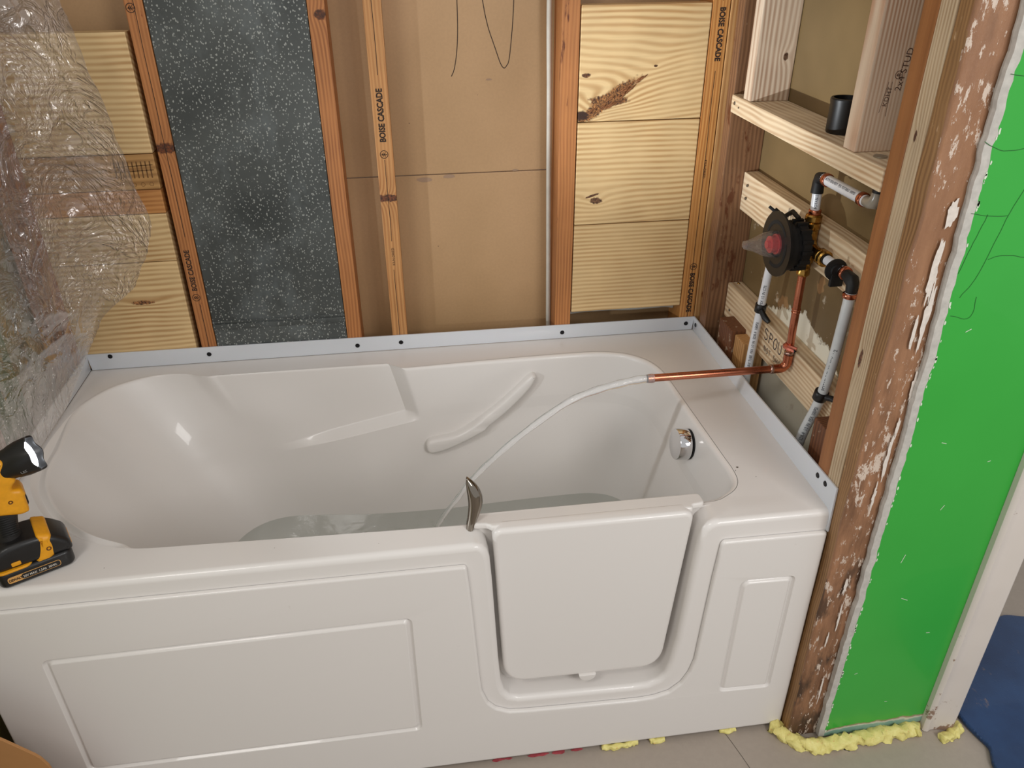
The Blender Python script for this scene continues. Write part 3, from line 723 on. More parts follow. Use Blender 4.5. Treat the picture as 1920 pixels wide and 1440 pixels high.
for kk, p in enumerate(rimP):
    ps = rimS[kk]; lm_ = sst(.55, .40, p.x) if p.x < .6 else 0.0; ps = p.lerp(ps, lm_)
    q = floor_pt(ps); d = q-p; run = d.length; dirv = d.normalized()
    left = sst(.30, .10, p.x)
    wl_ = sst(.275, .215, p.x)*sst(.60, .40, p.y); r1 = .013-.005*wl_; shw = .027*wl_ ; r2 = .035
    # 2D profile points (r, z) : start outside, rim, floor edge, centre
    P0 = Vector((-.05, H)); P1 = Vector((0, H)); P2 = Vector((run-.0, zf)); P3 = Vector((run+.2, zf))
    def fil(A, B, Cc, r, n):
        u = (A-B).normalized(); v = (Cc-B).normalized(); ang = u.angle(v); tl = min(r/math.tan(ang/2), .045 if r < .05 else .10)
        a0 = B+u*tl; a1 = B+v*tl
        return [a0*(1-t)**2+B*2*t*(1-t)+a1*t*t for t in [k/n for k in range(n+1)]]
    f1 = fil(P0, P1, P2, r1, 7); f2 = fil(P1, P2, P3, r2, 7)
    # keep start on the rim outline: shift inward
    sh = f1[0].x
    za, zb = f1[-1].y, f2[0].y; zl = .392+(max(.25, min(.80, p.x))-.311)*.168
    zs = [za+(zl+.018-za)*(j+1)/13 for j in range(13)]+[zl+.018-.030*(j+1)/20 for j in range(20)]+[(zl-.012)+(zb-zl+.012)*(j+1)/26 for j in range(25)]
    drop = .007*wl_
    drop = .003*wl_; lipr = [Vector((f1[0].x+shw*t_, H-drop*t_-.009*wl_*math.sin(PI*t_)**1.5)) for t_ in [k/6 for k in range(6)]]
    f1 = lipr+[Vector((v_.x+shw, v_.y-drop)) for v_ in f1]
    prof = f1 + [f1[-1].lerp(f2[0], (za-z_)/(za-zb)) for z_ in zs]+f2
    for i, s in enumerate(prof):
        x = p.x+dirv.x*(s.x-sh*(1-i/(NP-1))); y = p.y+dirv.y*(s.x-sh*(1-i/(NP-1))); z = s.y
        hh = sst(0, .45, (H-z)/(H-zf))*(1-sst(.8, 1, (H-z)/(H-zf))) if False else 0
        dd = (ps-p)*sst(0, .35, (H-z)/(H-zf))*(1-s.x/run if s.x < run else 0)
        x += dd.x; y += dd.y
        rc = recess(p.x, p.y)
        if rc:
            hh_ = sst(.47, .592, z); rc = rc*hh_+rc*sst(.30, .52, p.x)*(1-hh_)
            y += rc*max(0, min(1, (z-zl+.007)/.018))
        ringsP[i].append(Vector((x, y, z)))
bm = bmesh.new()
RV = [[bm.verts.new(v) for v in r] for r in ringsP]
for a, b in zip(RV, RV[1:]): strip(bm, a, b, True)
# tub floor
fill = bmesh.ops.contextual_create(bm, geom=RV[-1])
# front outline of the body: left top edge, door opening, right top edge (x, z)
op_l = [(.862, H), (.872, H-.0015), (.881, .588), (.888, .578), (.8925, .560), (.896, .50), (.900, .40), (.904, .30), (.908, .235), (.914, .208), (.926, .190), (.944, .1835)]
op_b = [(1.00, .1815), (1.10, .1775), (1.18, .1745), (1.212, .176), (1.234, .186), (1.247, .204), (1.254, .235)]
op_r = [(1.262, .30), (1.268, .40), (1.273, .50), (1.278, .560), (1.284, .580), (1.293, .590), (1.304, .595), (1.314, H)]
op = op_l+op_b+op_r
front = [(0.0, H)]+op+[(L, H)]
r = .012; path = front
inner = offset2d(path, -r, closed=False); inner[0] = (0.0, H-r); inner[-1] = (L, H-r)
loop = [(0.0, 0.012), (L, 0.012)]+inner[::-1]
fv = fill2d(bm, [loop], lambda a, b: XZ(a, b, 0.0))[0]
ring0 = fv[2:][::-1]
prev = ring0; K = 4
for k in range(1, K+1):
    a = PI/2*k/K; pp = offset2d(path, -r*(1-math.sin(a)), closed=False)
    cur = [bm.verts.new(XZ(pp[i][0] if 0 < i < len(pp)-1 else (0.0 if i == 0 else L), pp[i][1], r*(1-math.cos(a)))) for i in range(len(pp))]
    strip(bm, prev, cur); prev = cur
back = [bm.verts.new(XZ(a, b, .050)) for a, b in op]
strip(bm, prev[1:-1], back)
# back wall of the recess behind the door
bw = [bm.verts.new(XZ(a, b, .050)) for a, b in op]; bm.faces.new(bw)
# deck
deck_outer = [(0.0, r)]+[(.862, r), (.862, .050), (1.314, .050), (1.314, r)]+[(L, r), (L, .7660), (0.0, .7660)]
hole = [(v.x, v.y) for v in ringsP[0]]
dv = fill2d(bm, [deck_outer, hole], lambda a, b: XY(a, b, H))
# sides
for x in (0.0, L):
    a = [bm.verts.new(v) for v in ((x, 0, .012), (x, .766, .012), (x, .766, H), (x, r, H), (x, 0, H-r))]; bm.faces.new(a)
bmesh.ops.remove_doubles(bm, verts=bm.verts, dist=.00005)
shell = obj('tub_shell', bm, acrylic, tub, 32, wn=True)

# front apron panel with two embossed fields
ap = [(.004, .010), (1.5235, .010), (1.5235, .552), (1.323, .554), (1.3185, .548), (1.313, .47), (1.307, .35), (1.302, .243), (1.294, .208), (1.280, .178), (1.256, .155), (1.225, .1455), (1.19, .143), (1.05, .148), (.955, .1525),
      (.922, .156), (.896, .170), (.880, .190), (.869, .225), (.866, .26), (.860, .38), (.854, .50), (.850, .5525), (.846, .5565), (.004, .557)]
apc = roundpoly(ap, [0, .004, .006, .004]+[.003]*17+[.003, .003, .003, .0], 2)
def groove(bm, pts, rad, y0, dep=.0065, wdt=.013):
    """loop CCW = outer edge of the groove; returns outer verts loop, builds groove and raised field"""
    prof = [(0.0, 0.0), (.0015, .0010), (.0035, .0055), (.0050, dep), (wdt-.006, dep), (wdt-.0035, .0035), (wdt-.0015, .0008), (wdt+.001, 0.0)]
    prev = None
    for ins, d in prof:
        Lp = roundpoly(offset2d(pts, ins), [max(.004, r_-ins*.8) for r_ in rad], 5) if ins else roundpoly(pts, rad, 5)
        cur = [bm.verts.new(XZ(a, b, y0+d)) for a, b in Lp]
        if prev: strip(bm, prev, cur, True)
        prev = cur
    bm.faces.new(prev)
y0 = -.009
bm = bmesh.new()
gLp = [(.108, .131), (.747, .134), (.747, .449), (.108, .441)]; gL = roundpoly(gLp, [.016]*4, 5)
gRp = [(1.363, .138), (1.478, .134), (1.480, .452), (1.367, .455)]; gRr = [.014, .014, .014, .022]; gR = roundpoly(gRp, gRr, 5)
insP = offset2d(apc, .005)
vl = fill2d(bm, [insP, gL, gR], lambda a, b: XZ(a, b, y0))
prev = vl[0]
for k in range(1, 4):
    a = PI/2*k/3; pp = offset2d(apc, .005*(1-math.sin(a)))
    cur = [bm.verts.new(XZ(x, z, y0+.005*(1-math.cos(a)))) for x, z in pp]; strip(bm, prev, cur, True); prev = cur
cur = [bm.verts.new(XZ(x, z, -.0008)) for x, z in apc]; strip(bm, prev, cur, True)
groove(bm, gLp, [.016]*4, y0); groove(bm, gRp, gRr, y0)
bmesh.ops.remove_doubles(bm, verts=bm.verts, dist=.00004)
apron = obj('front_panel', bm, acrylic, tub, 60, wn=True)

# door
dface = roundpoly([(.9135, .232), (.925, .2155), (1.214, .2105), (1.247, .232), (1.2685, .590), (.9005, .590)], [.03, .02, .03, .03, .002, .002], 7)
dface = roundpoly([(.9165, .2120), (1.2405, .2070), (1.2705, .6100), (.8990, .6100)], [.052, .052, .022, .022], 9)
bm = slab(dface, XZ, .0165, .0485, .009, seg=5)
door = obj('tub_door', bm, acrylic, tub, 60, wn=True)
cap_l = roundpoly([(.9000, .0300), (1.2700, .0300), (1.2720, .0390), (1.2970, .0420), (1.2960, .0725), (.8660, .0725), (.8645, .0420), (.8930, .0390)], [.004, .004, .004, .009, .010, .010, .009, .006], 5)
bm = slab(cap_l, XY, .600, .6100, .004, seg=3)
bm2 = slab(offset2d(cap_l, .0), XY, .5965, .6095, .0045, seg=4)
bm.free(); bm = bm2
# rounded lip dropping over the front of the door
lip = roundpoly([(.9005, .560), (1.2690, .560), (1.2690, .602), (.9005, .602)], .003, 3)
obj('door_cap', bm, acrylic, door, 60, wn=True)
for (x, nm) in ((1.086, 'door_catch'),):
    lp = [(x+.0175*math.cos(a), .2135+.0175*math.sin(a)) for a in [PI+PI*k/14 for k in range(15)]]
    obj(nm, slab(lp, XZ, .012, .030, .0015), acrylic, door, 40)
# door seal lines: dark thin gap gasket
gsk = offset2d(dface, -.0022)
bm = bmesh.new(); tube([(a, .046, b) for a, b in gsk if b < .57], .002, 6, bm=bm) if False else None
bm.free()

# chrome door handle, base colour darkened to imitate reflections of a dark room
cl = [(.596, .855, .870), (.605, .856, .873), (.615, .858, .877), (.625, .8595, .8815), (.637, .8610, .8855), (.648, .8612, .8875), (.660, .8605, .8870), (.672, .8595, .8835), (.682, .8590, .8780), (.690, .8590, .8710), (.695, .8595, .8655), (.6975, .8605, .8625)]
bm = bmesh.new(); rings = []
for i, (z, a, b) in enumerate(cl):
    cx = (a+b)/2; rx = (b-a)/2; ry = .0125*math.sqrt(max(.02, min(1, (.7-z)/.03)))
    rings.append([bm.verts.new((cx+rx*math.cos(q), .051+ry*math.sin(q)+.012*(z-.596)/.1, z)) for q in [2*PI*k/20 for k in range(20)]])
for a, b in zip(rings, rings[1:]): strip(bm, a, b, True)
bm.faces.new(rings[0]); bm.faces.new(rings[-1])
obj('door_handle', bm, plain('chrome_dark_reflection', S(150, 142, 132), .08, 1.0, var=.02), tub, 80, label='curved chrome lever handle')

# moulded grip on the back inner wall
gp = [(.797, .388), (.800, .402), (.815, .410), (.868, .416), (.905, .432), (.937, .452), (.985, .486), (1.030, .524), (1.066, .556), (1.078, .5575), (1.082, .548), (1.065, .520), (1.018, .474), (.975, .440), (.936, .415), (.895, .396), (.852, .379), (.815, .371), (.801, .376)]
gpc = [(p.x, p.y) for p in catmull([(a, b, 0) for a, b in gp[::-1]], 3, closed=True)]
def wall_y(x, z):   # back inner wall surface
    t = (H-z)/(H-zf); yr = .670 if x < .95 else .678
    yfl = .100+(yr-.058)*(.634-.100)/(.719-.058)
    return yr+(yfl-yr)*t
bm = bmesh.new(); prev = None
for ins, dy in ((0, .004), (0, -.016), (.0012, -.0215), (.004, -.0245), (.0075, -.026)):
    Lp = offset2d(gpc, ins)
    cur = [bm.verts.new((a, wall_y(a, b)+dy, b)) for a, b in Lp]
    if prev: strip(bm, prev, cur, True)
    prev = cur
data = [[Vector((v.co.x, v.co.z, 0)) for v in prev]]
for t in tessellate_polygon(data):
    try: bm.faces.new([prev[i] for i in t])
    except ValueError: pass
obj('moulded_grip', bm, acrylic, tub, 50)

# overflow knob on the right inner wall
ax = Vector((-1, -.02, .10)).normalized(); c = Vector((1.379, .327, .538))
bm = lathe(c+ax*(-.010), ax, [(0, .0335), (.0215, .0335)], 40)
kn = obj('overflow_ring', bm, blackm, tub, 40, label='black rubber ring behind chrome knob')
bm = lathe(c+ax*.0135, ax, [(0, .033), (.001, .0345), (.026, .0345), (.0275, .0335), (.028, .031), (.028, .001)], 56)
obj('overflow_knob', bm, chrome, tub, 35, label='round chrome overflow knob')

# wall flange strips with screws
def flange(lp, to3, d0, d1, screws, nrm, label=None):
    f = obj('tile_flange', slab(lp, to3, d0, d1, .0008, seg=2), pvcm, tub, 40, label='bluish white plastic wall flange strip')
    for s in screws: screw(*s, nrm, .0058, dscrew, f)
flange([(.003, .5975), (1.5195, .5975), (1.5230, .634), (-.001, .640)], XZ, .7628, .7670,
       [(.053, .7628, .632), (.283, .7628, .620), (.644, .7628, .616), (.753, .7628, .617), (1.169, .7628, .614), (1.502, .7628, .616)], (0, -1, 0))
flange([(-.006, .552), (.765, .598), (.765, .634), (.40, .636), (-.0035, .650)][::1], YZ, 1.5222, 1.5262,
       [(1.5222, .745, .618), (1.5222, .062, .632), (1.5222, .033, .634)], (-1, 0, 0))
flange([(.20, .5975), (.7625, .5975), (.7625, .640), (.20, .636)], YZ, -.0035, .0005, [], (1, 0, 0))

bm = bmesh.new()
for x, y, r in ((1.335, .27, .0016), (1.405, .155, .0028), (1.398, .145, .0012), (1.43, .12, .001), (.52, .045, .0008), (.24, .035, .0009), (.70, .03, .0006), (1.12, .655, 0)):
    if r:
        vs = [bm.verts.new((x+r*math.cos(a)*random.uniform(.6, 1.2), y+r*math.sin(a)*random.uniform(.6, 1.2), H+.0003)) for a in [2*PI*k/8 for k in range(8)]]; bm.faces.new(vs)
obj('dirt_specks', bm, plain('dirt', S(96, 84, 74), .8), tub, kind='stuff')
# water in the tub
def section(zw):
    out = []
    for k in range(0, NU, 4):
        for i in range(NP-1):
            a = ringsP[i][k]; b = ringsP[i+1][k]
            if a.z >= zw >= b.z and a.z > b.z:
                t = (a.z-zw)/(a.z-b.z); p = a.lerp(b, t); out.append((p.x, p.y)); break
    return out
wm = N('water'); _n = wm.noise(wm.coord(), 34, 3, .5)
lay = wm.n('ShaderNodeFresnel', {'IOR': 1.33})
bp_ = wm.n('ShaderNodeBump', {'Height': _n, 'Strength': .35, 'Distance': .004}); wm.set(lay.inputs['Normal'], bp_.outputs[0])
tr = wm.n('ShaderNodeBsdfTransparent', {'Color': (.72, .77, .73, 1)}); gl = wm.n('ShaderNodeBsdfGlossy', {'Roughness': .09}); wm.set(gl.inputs['Normal'], bp_.outputs[0])
mx = wm.n('ShaderNodeMixShader'); wm.set(mx.inputs[0], wm.math('MULTIPLY', lay.outputs[0], .55)); wm.set(mx.inputs[1], tr.outputs[0]); wm.set(mx.inputs[2], gl.outputs[0]); wm.t.links.new(mx.outputs[0], wm.out.inputs[0])
bm = bmesh.new(); fill2d(bm, [section(.200)], lambda a, b: XY(a, b, .200))
for f in bm.faces:
    if f.normal.z < 0: f.normal_flip()
obj('bath_water', bm, wm.m, label='shallow clear water standing in bottom of white tub', cat='water', kind='stuff', recalc=False)

# ---------------------------------------------------------------- water stream
sm_ = N('stream_water'); sg = sm_.P(col=(1, 1, 1, 1), rough=.05, trans=.82, ior=1.33)
sm_.bump(sm_.noise(sm_.coord((1, 1, 1)), 60, 3), .5, .003)
bpts = [(1.275, .325, .7150), (1.245, .325, .7145), (1.20, .325, .7075), (1.145, .325, .694), (1.089, .325, .670), (1.0, .325, .604), (.93, .325, .540), (.883, .325, .489), (.858, .325, .452), (.817, .325, .393), (.775, .325, .31), (.742, .325, .203)]
P = catmull(bpts, 8); R = []
for i, p in enumerate(P):
    t = i/(len(P)-1); R.append(.0092*(1-.55*t)+.0006*math.sin(i*.9))
obj('water_stream', tube(P, R, 14), sg, smooth=80, label='clear stream of water arcing from copper spout down into tub', cat='water')

# ---------------------------------------------------------------- plumbing
xs, ys = 1.565, .326
sp = thing('copper_spout_pipe', (xs, ys, .70), 'bare copper spout pipe dropping from valve then reaching out over tub', 'pipe')
arc = [(xs, ys+.006, .925), (xs, ys+.003, .80), (xs, ys, .760), (xs, ys, .742)]
obj('riser', tube(arc, .0080, 20), copperm, sp, 60)
el = [(xs, ys, .748)]+[(xs-.016+.016*math.cos(a), ys, .731-.016*math.sin(a)) for a in [PI/2*k/8 for k in range(9)]]+[(xs-.030, ys, .715)]
obj('elbow', tube(el, .0098, 20), copperm, sp, 60)
bm = bmesh.new()
tube([(xs-.028, ys, .715), (1.262, ys, .715)], .0080, 24, cap=False, bm=bm); tube([(1.262, ys, .715), (1.300, ys, .715)], .0070, 24, cap=False, bm=bm)
A_ = [v for v in bm.verts if abs(v.co.x-1.262) < 1e-5]
obj('spout_tube', bm, copperm, sp, 60)
bm = tube([(1.262, ys, .715), (1.2632, ys, .715)], .0080, 24); obj('spout_mouth', tube([(1.2615, ys, .715), (1.2618, ys, .715)], .0078, 24), plain('dark_bore', S(40, 22, 16), .6), sp, 60); bm.free()
for p in ((xs, ys, .752), (xs-.033, ys, .715)):
    d = (0, 0, 1) if p[2] > .73 else (-1, 0, 0)
    obj('solder_joint', lathe(p, d, [(-.004, .0083), (-.002, .0101), (.002, .0101), (.004, .0083)], 20), solder, sp, 50)
obj('coupling', lathe((xs, ys+.004, .842), (0, 0, 1), [(0, .0082), (.001, .0092), (.003, .0092), (.004, .0084), (.006, .0084), (.007, .0092), (.009, .0092), (.010, .0082)], 20), copperm, sp, 50)
bm = tube([(1.5675, ys-.021, .768), (1.562, ys-.014, .769), (1.5555, ys-.006, .769), (1.5545, ys, .769), (1.5560, ys+.006, .769), (1.562, ys+.011, .769)], .0045, 8, prof=lambda a: 1+.5*math.cos(2*a))
obj('pipe_strap', bm, plain('copper_strap', S(206, 120, 100), .35, .9), sp, 50)
screw(1.5640, ys-.021, .766, (-1, 0, 0), .004, dscrew, sp)

# shower valve
vx, vy, vz = 1.500, .331, .993
valve = thing('shower_valve', (vx+.05, vy, .93), 'black-ringed shower valve with brass body and clear cone cap', 'valve')
bm = bmesh.new()
tube([(xs, ys, .955), (xs, ys+.002, 1.02)], .0125, 20, bm=bm)
tube([(xs-.03, ys, .985), (xs+.006, ys, .985)], .019, 20, bm=bm)
tube([(xs, ys+.02, .985), (xs, .270, .985)], .0115, 18, bm=bm)
obj('brass_body', bm, brassm, valve, 50)
nut = lambda p, d, r=.015, l=.022: lathe(p, d, [(0, r*.8), (.001, r*.95), (.003, r), (l*.45, r), (l*.5, r*.9), (l*.6, r*1.04), (l*.9, r*1.04), (l, r*.85)], 12)
obj('union_nut', nut((xs, ys+.004, 1.020), (0, 0, 1), .0155, .030), brassm, valve, 30)
obj('union_nut', nut((xs, .283, .985), (0, -1, 0), .0155, .026), brassm, valve, 30)
obj('union_nut', nut((xs, ys+.005, .958), (0, 0, -1), .0125, .034), brassm, valve, 30)
bm = lathe((vx+.052, vy-.002, vz-.004), (-1, 0, 0), [(0, .040), (.004, .046), (.020, .046), (.022, .042), (.030, .042), (.032, .048), (.044, .048)], 28)
for k in range(14):
    a = 2*PI*k/14; p = Vector((vx+.045, vy+.046*math.cos(a), vz-.004+.046*math.sin(a)))
    box(p.x-.016, p.x+.006, p.y-.004, p.y+.004, p.z-.004, p.z+.004, .001, bm=bm)
obj('housing', bm, blackm, valve, 35)
bm = bmesh.new()
ringR, inR = .063, .026
d0 = [bm.verts.new((vx-.003, vy+ringR*math.cos(a)*(1.0 if math.sin(a) > -.6 else 1.0), vz+ringR*math.sin(a))) for a in [2*PI*k/48 for k in range(48)]]
d1 = [bm.verts.new((vx+.001, v.co.y, v.co.z)) for v in d0]
e0 = [bm.verts.new((vx-.003, vy+inR*math.cos(a), vz+inR*math.sin(a))) for a in [2*PI*k/48 for k in range(48)]]
e1 = [bm.verts.new((vx+.012, v.co.y, v.co.z)) for v in e0]
strip(bm, d0, d1, True); strip(bm, d0, e0, True); strip(bm, e0, e1, True); strip(bm, d1, e1, True)
obj('plaster_guard', bm, black, valve, 35)
for sg_ in (1, -1):
    lp = [(vy+.043*math.cos(a)+0, vz+.043*math.sin(a)) for a in [PI/2*0+sg_*PI*.1+k*PI*.7/8+(PI if sg_ < 0 else 0) for k in range(9)]]
    obj('guard_slot', ribbon(bmesh.new(), [(vx-.0034, a, b) for a, b in lp], .007, (-1, 0, 0)), plain('slot_shadow_black', S(8, 8, 8), .8), valve, recalc=False)
obj('cartridge', lathe((vx+.010, vy, vz), (-1, 0, 0), [(0, .020), (.014, .020), (.014, .0165), (.026, .0165), (.026, .008), (.032, .008), (.032, .001)], 24), red, valve, 35, label='red valve cartridge')
fm_ = N('clear_film')
fg = fm_.n('ShaderNodeBsdfGlossy', {'Roughness': .12}); ft = fm_.n('ShaderNodeBsdfTransparent', {'Color': (.93, .92, .90, 1)}); fd = fm_.n('ShaderNodeBsdfDiffuse', {'Color': (.8, .78, .76, 1)})
fb = fm_.n('ShaderNodeBump', {'Height': fm_.noise(fm_.coord((1, 4, 4)), 60, 3, .6, 1.0), 'Strength': 1.0, 'Distance': .004}); fm_.set(fg.inputs['Normal'], fb.outputs[0])
lw = fm_.n('ShaderNodeLayerWeight', {'Blend': .22}); fm_.set(lw.inputs['Normal'], fb.outputs[0])
m1 = fm_.n('ShaderNodeMixShader', {0: .06}); fm_.set(m1.inputs[1], ft.outputs[0]); fm_.set(m1.inputs[2], fd.outputs[0])
m2 = fm_.n('ShaderNodeMixShader'); fm_.set(m2.inputs[0], lw.outputs['Facing']); fm_.set(m2.inputs[1], m1.outputs[0]); fm_.set(m2.inputs[2], fg.outputs[0]); fm_.t.links.new(m2.outputs[0], fm_.out.inputs[0])
bm = lathe((vx, vy, vz), (-1, 0, .02), [(0, .027), (.012, .026), (.030, .021), (.048, .013), (.060, .009), (.067, .0075), (.070, .004), (.071, .0005)], 26, cap=False)
for v in bm.verts:
    v.co += noise.noise_vector(v.co*120)*.0022
obj('clear_cap', bm, fm_.m, valve, 80, label='clear plastic film cone')
bm = lathe((1.5250, .384, 1.030), (-.5, .3, .4), [(0, .007), (.018, .007), (.018, .003), (.03, .003)], 12)
obj('stop_knob', bm, blackm, valve, 40)
bm = tube([(1.5300, .372, 1.035), (1.528, .345, 1.052), (1.530, .320, 1.046)], .0045, 10); obj('linkage', bm, blackm, valve, 50)

# PEX pipes
def band(p, d, r=.0108, l=.010, mat=copperm, parent=None, name='crimp_ring'):
    return obj(name, lathe(p, d, [(-l/2, r*.93), (-l/2+.0008, r), (l/2-.0008, r), (l/2, r*.93)], 24), mat, parent, 50)
pr = .0090
def pipe_text(parent, s, p0, p1, size, side, rr=.0090):
    p0 = Vector(p0); p1 = Vector(p1); d = (p1-p0).normalized(); side = Vector(side); side = (side-d*side.dot(d)).normalized(); yd = side.cross(d)
    bm = text_bm(s, size, p0+side*(pr+.0005)-yd*size*.35, d, yd); 
    # wrap round the pipe
    for v in bm.verts:
        q = v.co-p0; a = q.dot(yd)/rr; t = q.dot(d); v.co = p0+d*t+(side*math.cos(a)+yd*math.sin(a))*(rr+.0014)
    return obj('pipe_print', bm, inkb, parent, recalc=False)
camdir = Vector((-.75, -1.3, .55))
# left supply
p = thing('water_pipe', (1.560, .47, .3), 'white plastic pipe rising left of copper pipe to behind black valve ring', 'pipe', None)
path = catmull([(1.558, .486, .10), (1.558, .486, .45), (1.558, .484, .62), (1.558, .472, .78), (1.560, .462, .90), (1.564, .455, .955), (1.566, .435, .980), (1.566, .400, .985), (1.566, .372, .985)], 8)
obj('tube', tube(path, pr, 20), pex, p, 60)
pipe_text(p, 'POTABLE TUBE  PEX 1/2 IN  SDR-9  100PSI', (1.558, .484, .62), (1.558, .472, .78), .0075, camdir)
pipe_text(p, 'PEX 1/2 IN CTS', (1.558, .471, .80), (1.560, .462, .90), .0075, camdir)
band((1.558, .4715, .790), (0, -.07, 1), .0125, .020, black, p, 'pipe_clamp')
obj('clamp_tab', tube([(1.555, .460, .788), (1.558, .445, .778), (1.563, .432, .772)], [.006, .007, .005], 10), black, p, 60)
# right supply
p = thing('water_pipe', (1.556, .17, .3), 'white plastic pipe at right dropping from black elbow behind copper pipe', 'pipe', None)
path = catmull([(1.552, .260, .20), (1.552, .225, .45), (1.552, .194, .627), (1.556, .168, .72), (1.559, .156, .80), (1.562, .153, .90), (1.565, .155, .962)], 8)
obj('tube', tube(path, .0100, 20), pexb, p, 60)
pipe_text(p, 'SHARKBITE  POTABLE TUBE', (1.553, .200, .605), (1.5565, .164, .735), .0085, camdir) if False else pipe_text(p, 'SDR-9  1/2 IN  PEX 100PSI', (1.552, .1935, .630), (1.556, .168, .72), .0088, camdir, .0105)
pipe_text(p, 'POTABLE TUBE  PEX  1/2', (1.5572, .162, .762), (1.5615, .153, .88), .0084, camdir, .0103)
band((1.564, .155, .957), (0, 0, 1), .0125, .009, copperm, p)
obj('elbow_fitting', tube([(1.565, .155, .960), (1.565, .156, .976), (1.565, .162, .984), (1.565, .176, .986), (1.565, .20, .986)], [.0095, .0105, .0125, .0105, .0085], 16), blackm, p, 50)
band((1.565, .186, .987), (0, 1, 0), .0125, .010, copperm, p)
obj('cross_tube', tube([(1.565, .192, .987), (1.565, .268, .986)], .0092, 20), pex, p, 60)
obj('gasket', tube([(1.565, .252, .986), (1.565, .263, .986)], .0104, 20), blackm, p, 60)
bm = lathe((1.5560, .205, .987), (0, -1, 0), [(0, .010), (0, .0205), (.004, .0205), (.006, .012), (.010, .011)], 24)
box(1.548, 1.573, .198, .206, .955, .985, .002, bm=bm)
obj('escutcheon', bm, blackm, p, 40)
band((1.556, .164, .745), (0, -.25, 1), .0135, .020, black, p, 'pipe_clamp')
obj('clamp_tab', tube([(1.560, .150, .747), (1.565, .140, .750), (1.568, .128, .750)], [.006, .006, .005], 10), black, p, 60)
# top loop
p = thing('water_pipe', (1.565, .24, 1.05), 'short white pipe loop above valve turning under the shelf', 'pipe', None)
obj('tube', tube([(xs, ys+.004, 1.044), (1.564, .333, 1.100)], pr, 20), pex, p, 60)
band((xs, ys+.004, 1.054), (0, 0, 1), .0118, .010, copperm, p)
pipe_text(p, 'POTABLE', (xs, ys+.004, 1.062), (1.564, .333, 1.100), .0065, camdir)
obj('elbow_fitting', tube([(1.564, .334, 1.090), (1.564, .335, 1.110), (1.564, .331, 1.119), (1.564, .320, 1.122), (1.564, .305, 1.122)], [.0118, .0110, .0120, .0105, .0085], 16), blackm, p, 50)
obj('cross_tube', tube([(1.564, .318, 1.122), (1.565, .170, 1.124)], .0098, 20), pex, p, 60)
band((1.564, .306, 1.122), (0, -1, 0), .0122, .011, copperm, p); band((1.565, .180, 1.124), (0, -1, 0), .0122, .011, copperm, p)
pipe_text(p, 'ASTM F876/F877  PEX POTABLE 100PSI', (1.564, .298, 1.122), (1.565, .188, 1.124), .0062, camdir)
obj('elbow_fitting', tube([(1.565, .178, 1.124), (1.565, .158, 1.125), (1.566, .148, 1.128), (1.567, .144, 1.137), (1.568, .144, 1.150)], [.0085, .0105, .012, .0110, .0100], 16), plain('clear_fitting', S(150, 142, 128), .25), p, 50)
obj('gasket', tube([(1.568, .144, 1.146), (1.568, .144, 1.156)], .0110, 18), blackm, p, 60)
obj('riser_tube', tube([(1.568, .144, 1.150), (1.570, .144, 1.1675)], .0096, 18), pex, p, 60)
p = obj('water_pipe', tube([(1.585, .130, 1.2058), (1.588, .130, 1.7), (1.588, .130, 2.05)], .0096, 18), pex, smooth=60, label='white riser pipe going up from shelf behind right niche upright', cat='pipe')

# ---------------------------------------------------------------- flashlight
fo = Vector((.122, .060, .5962)); FU = Vector((.876, .482, 0)); FV = Vector((-.482, .876, 0)); FZ = Vector((0, 0, 1))
fw = lambda u, v, z: fo+FU*u+FV*v+FZ*z
def fslab(pts, v0, v1, r=.004, rad=.0, n=4):
    lp = roundpoly(pts, rad, n) if rad else pts
    ar = sum(a[0]*b[1]-b[0]*a[1] for a, b in zip(lp, lp[1:]+lp[:1]))
    if ar < 0: lp = lp[::-1]
    return slab(lp, lambda a, b, d: fw(a, d, b), v0, v1, r, seg=4)
fl = thing('flashlight', tuple(fo), 'yellow and black cordless worklight, switched on, standing on front left tub rim', 'flashlight')
obj('battery_pack', slab(rrect(-.056, .058, -.037, .037, .014, 6), lambda a, b, d: fw(a, b, d), 0, .030, .006, seg=4), fblk, fl, 50)
obj('base_housing', fslab([(-.054, .0305), (.056, .0265), (.061, .030), (.060, .046), (.040, .066), (.020, .074), (-.004, .076), (-.035, .074), (-.054, .062)], -.034, .034, .009, .010), fblk, fl, 50)
obj('yellow_band', fslab([(.001, .024), (.024, .020), (.036, .032), (.0385, .050), (.036, .0705), (.016, .0775), (.010, .050), (.004, .034)], -.0348, .0348, .009, .004), yel, fl, 50, label='yellow band round base')
obj('yellow_trim', slab(rrect(-.0565, .0, -.0375, .0375, .014, 6), lambda a, b, d: fw(a, b, d), .0285, .0325, .001, seg=2), yel, fl, 50)
bm = fslab([(.043, .058), (.058, .043), (.062, .034), (.055, .036), (.045, .044)], -.024, .024, .002, .002)
obj('release_button', bm, yel, fl, 50)
bm = bmesh.new()
hp = [(-.018, .068), (-.017, .085), (-.014, .105), (-.011, .125), (-.010, .145), (-.010, .160)]
rings = []
for (u, z), (ru, rv) in zip(hp, [(.019, .019), (.015, .017), (.0165, .018), (.019, .018), (.020, .019), (.019, .019)]):
    rings.append([bm.verts.new(fw(u+ru*math.cos(q), rv*math.sin(q), z)) for q in [2*PI*k/24 for k in range(24)]])
for a, b in zip(rings, rings[1:]): strip(bm, a, b, True)
bm.faces.new(rings[0]); bm.faces.new(rings[-1])
h = obj('handle', bm, grip, fl, 60)
bm = bmesh.new()
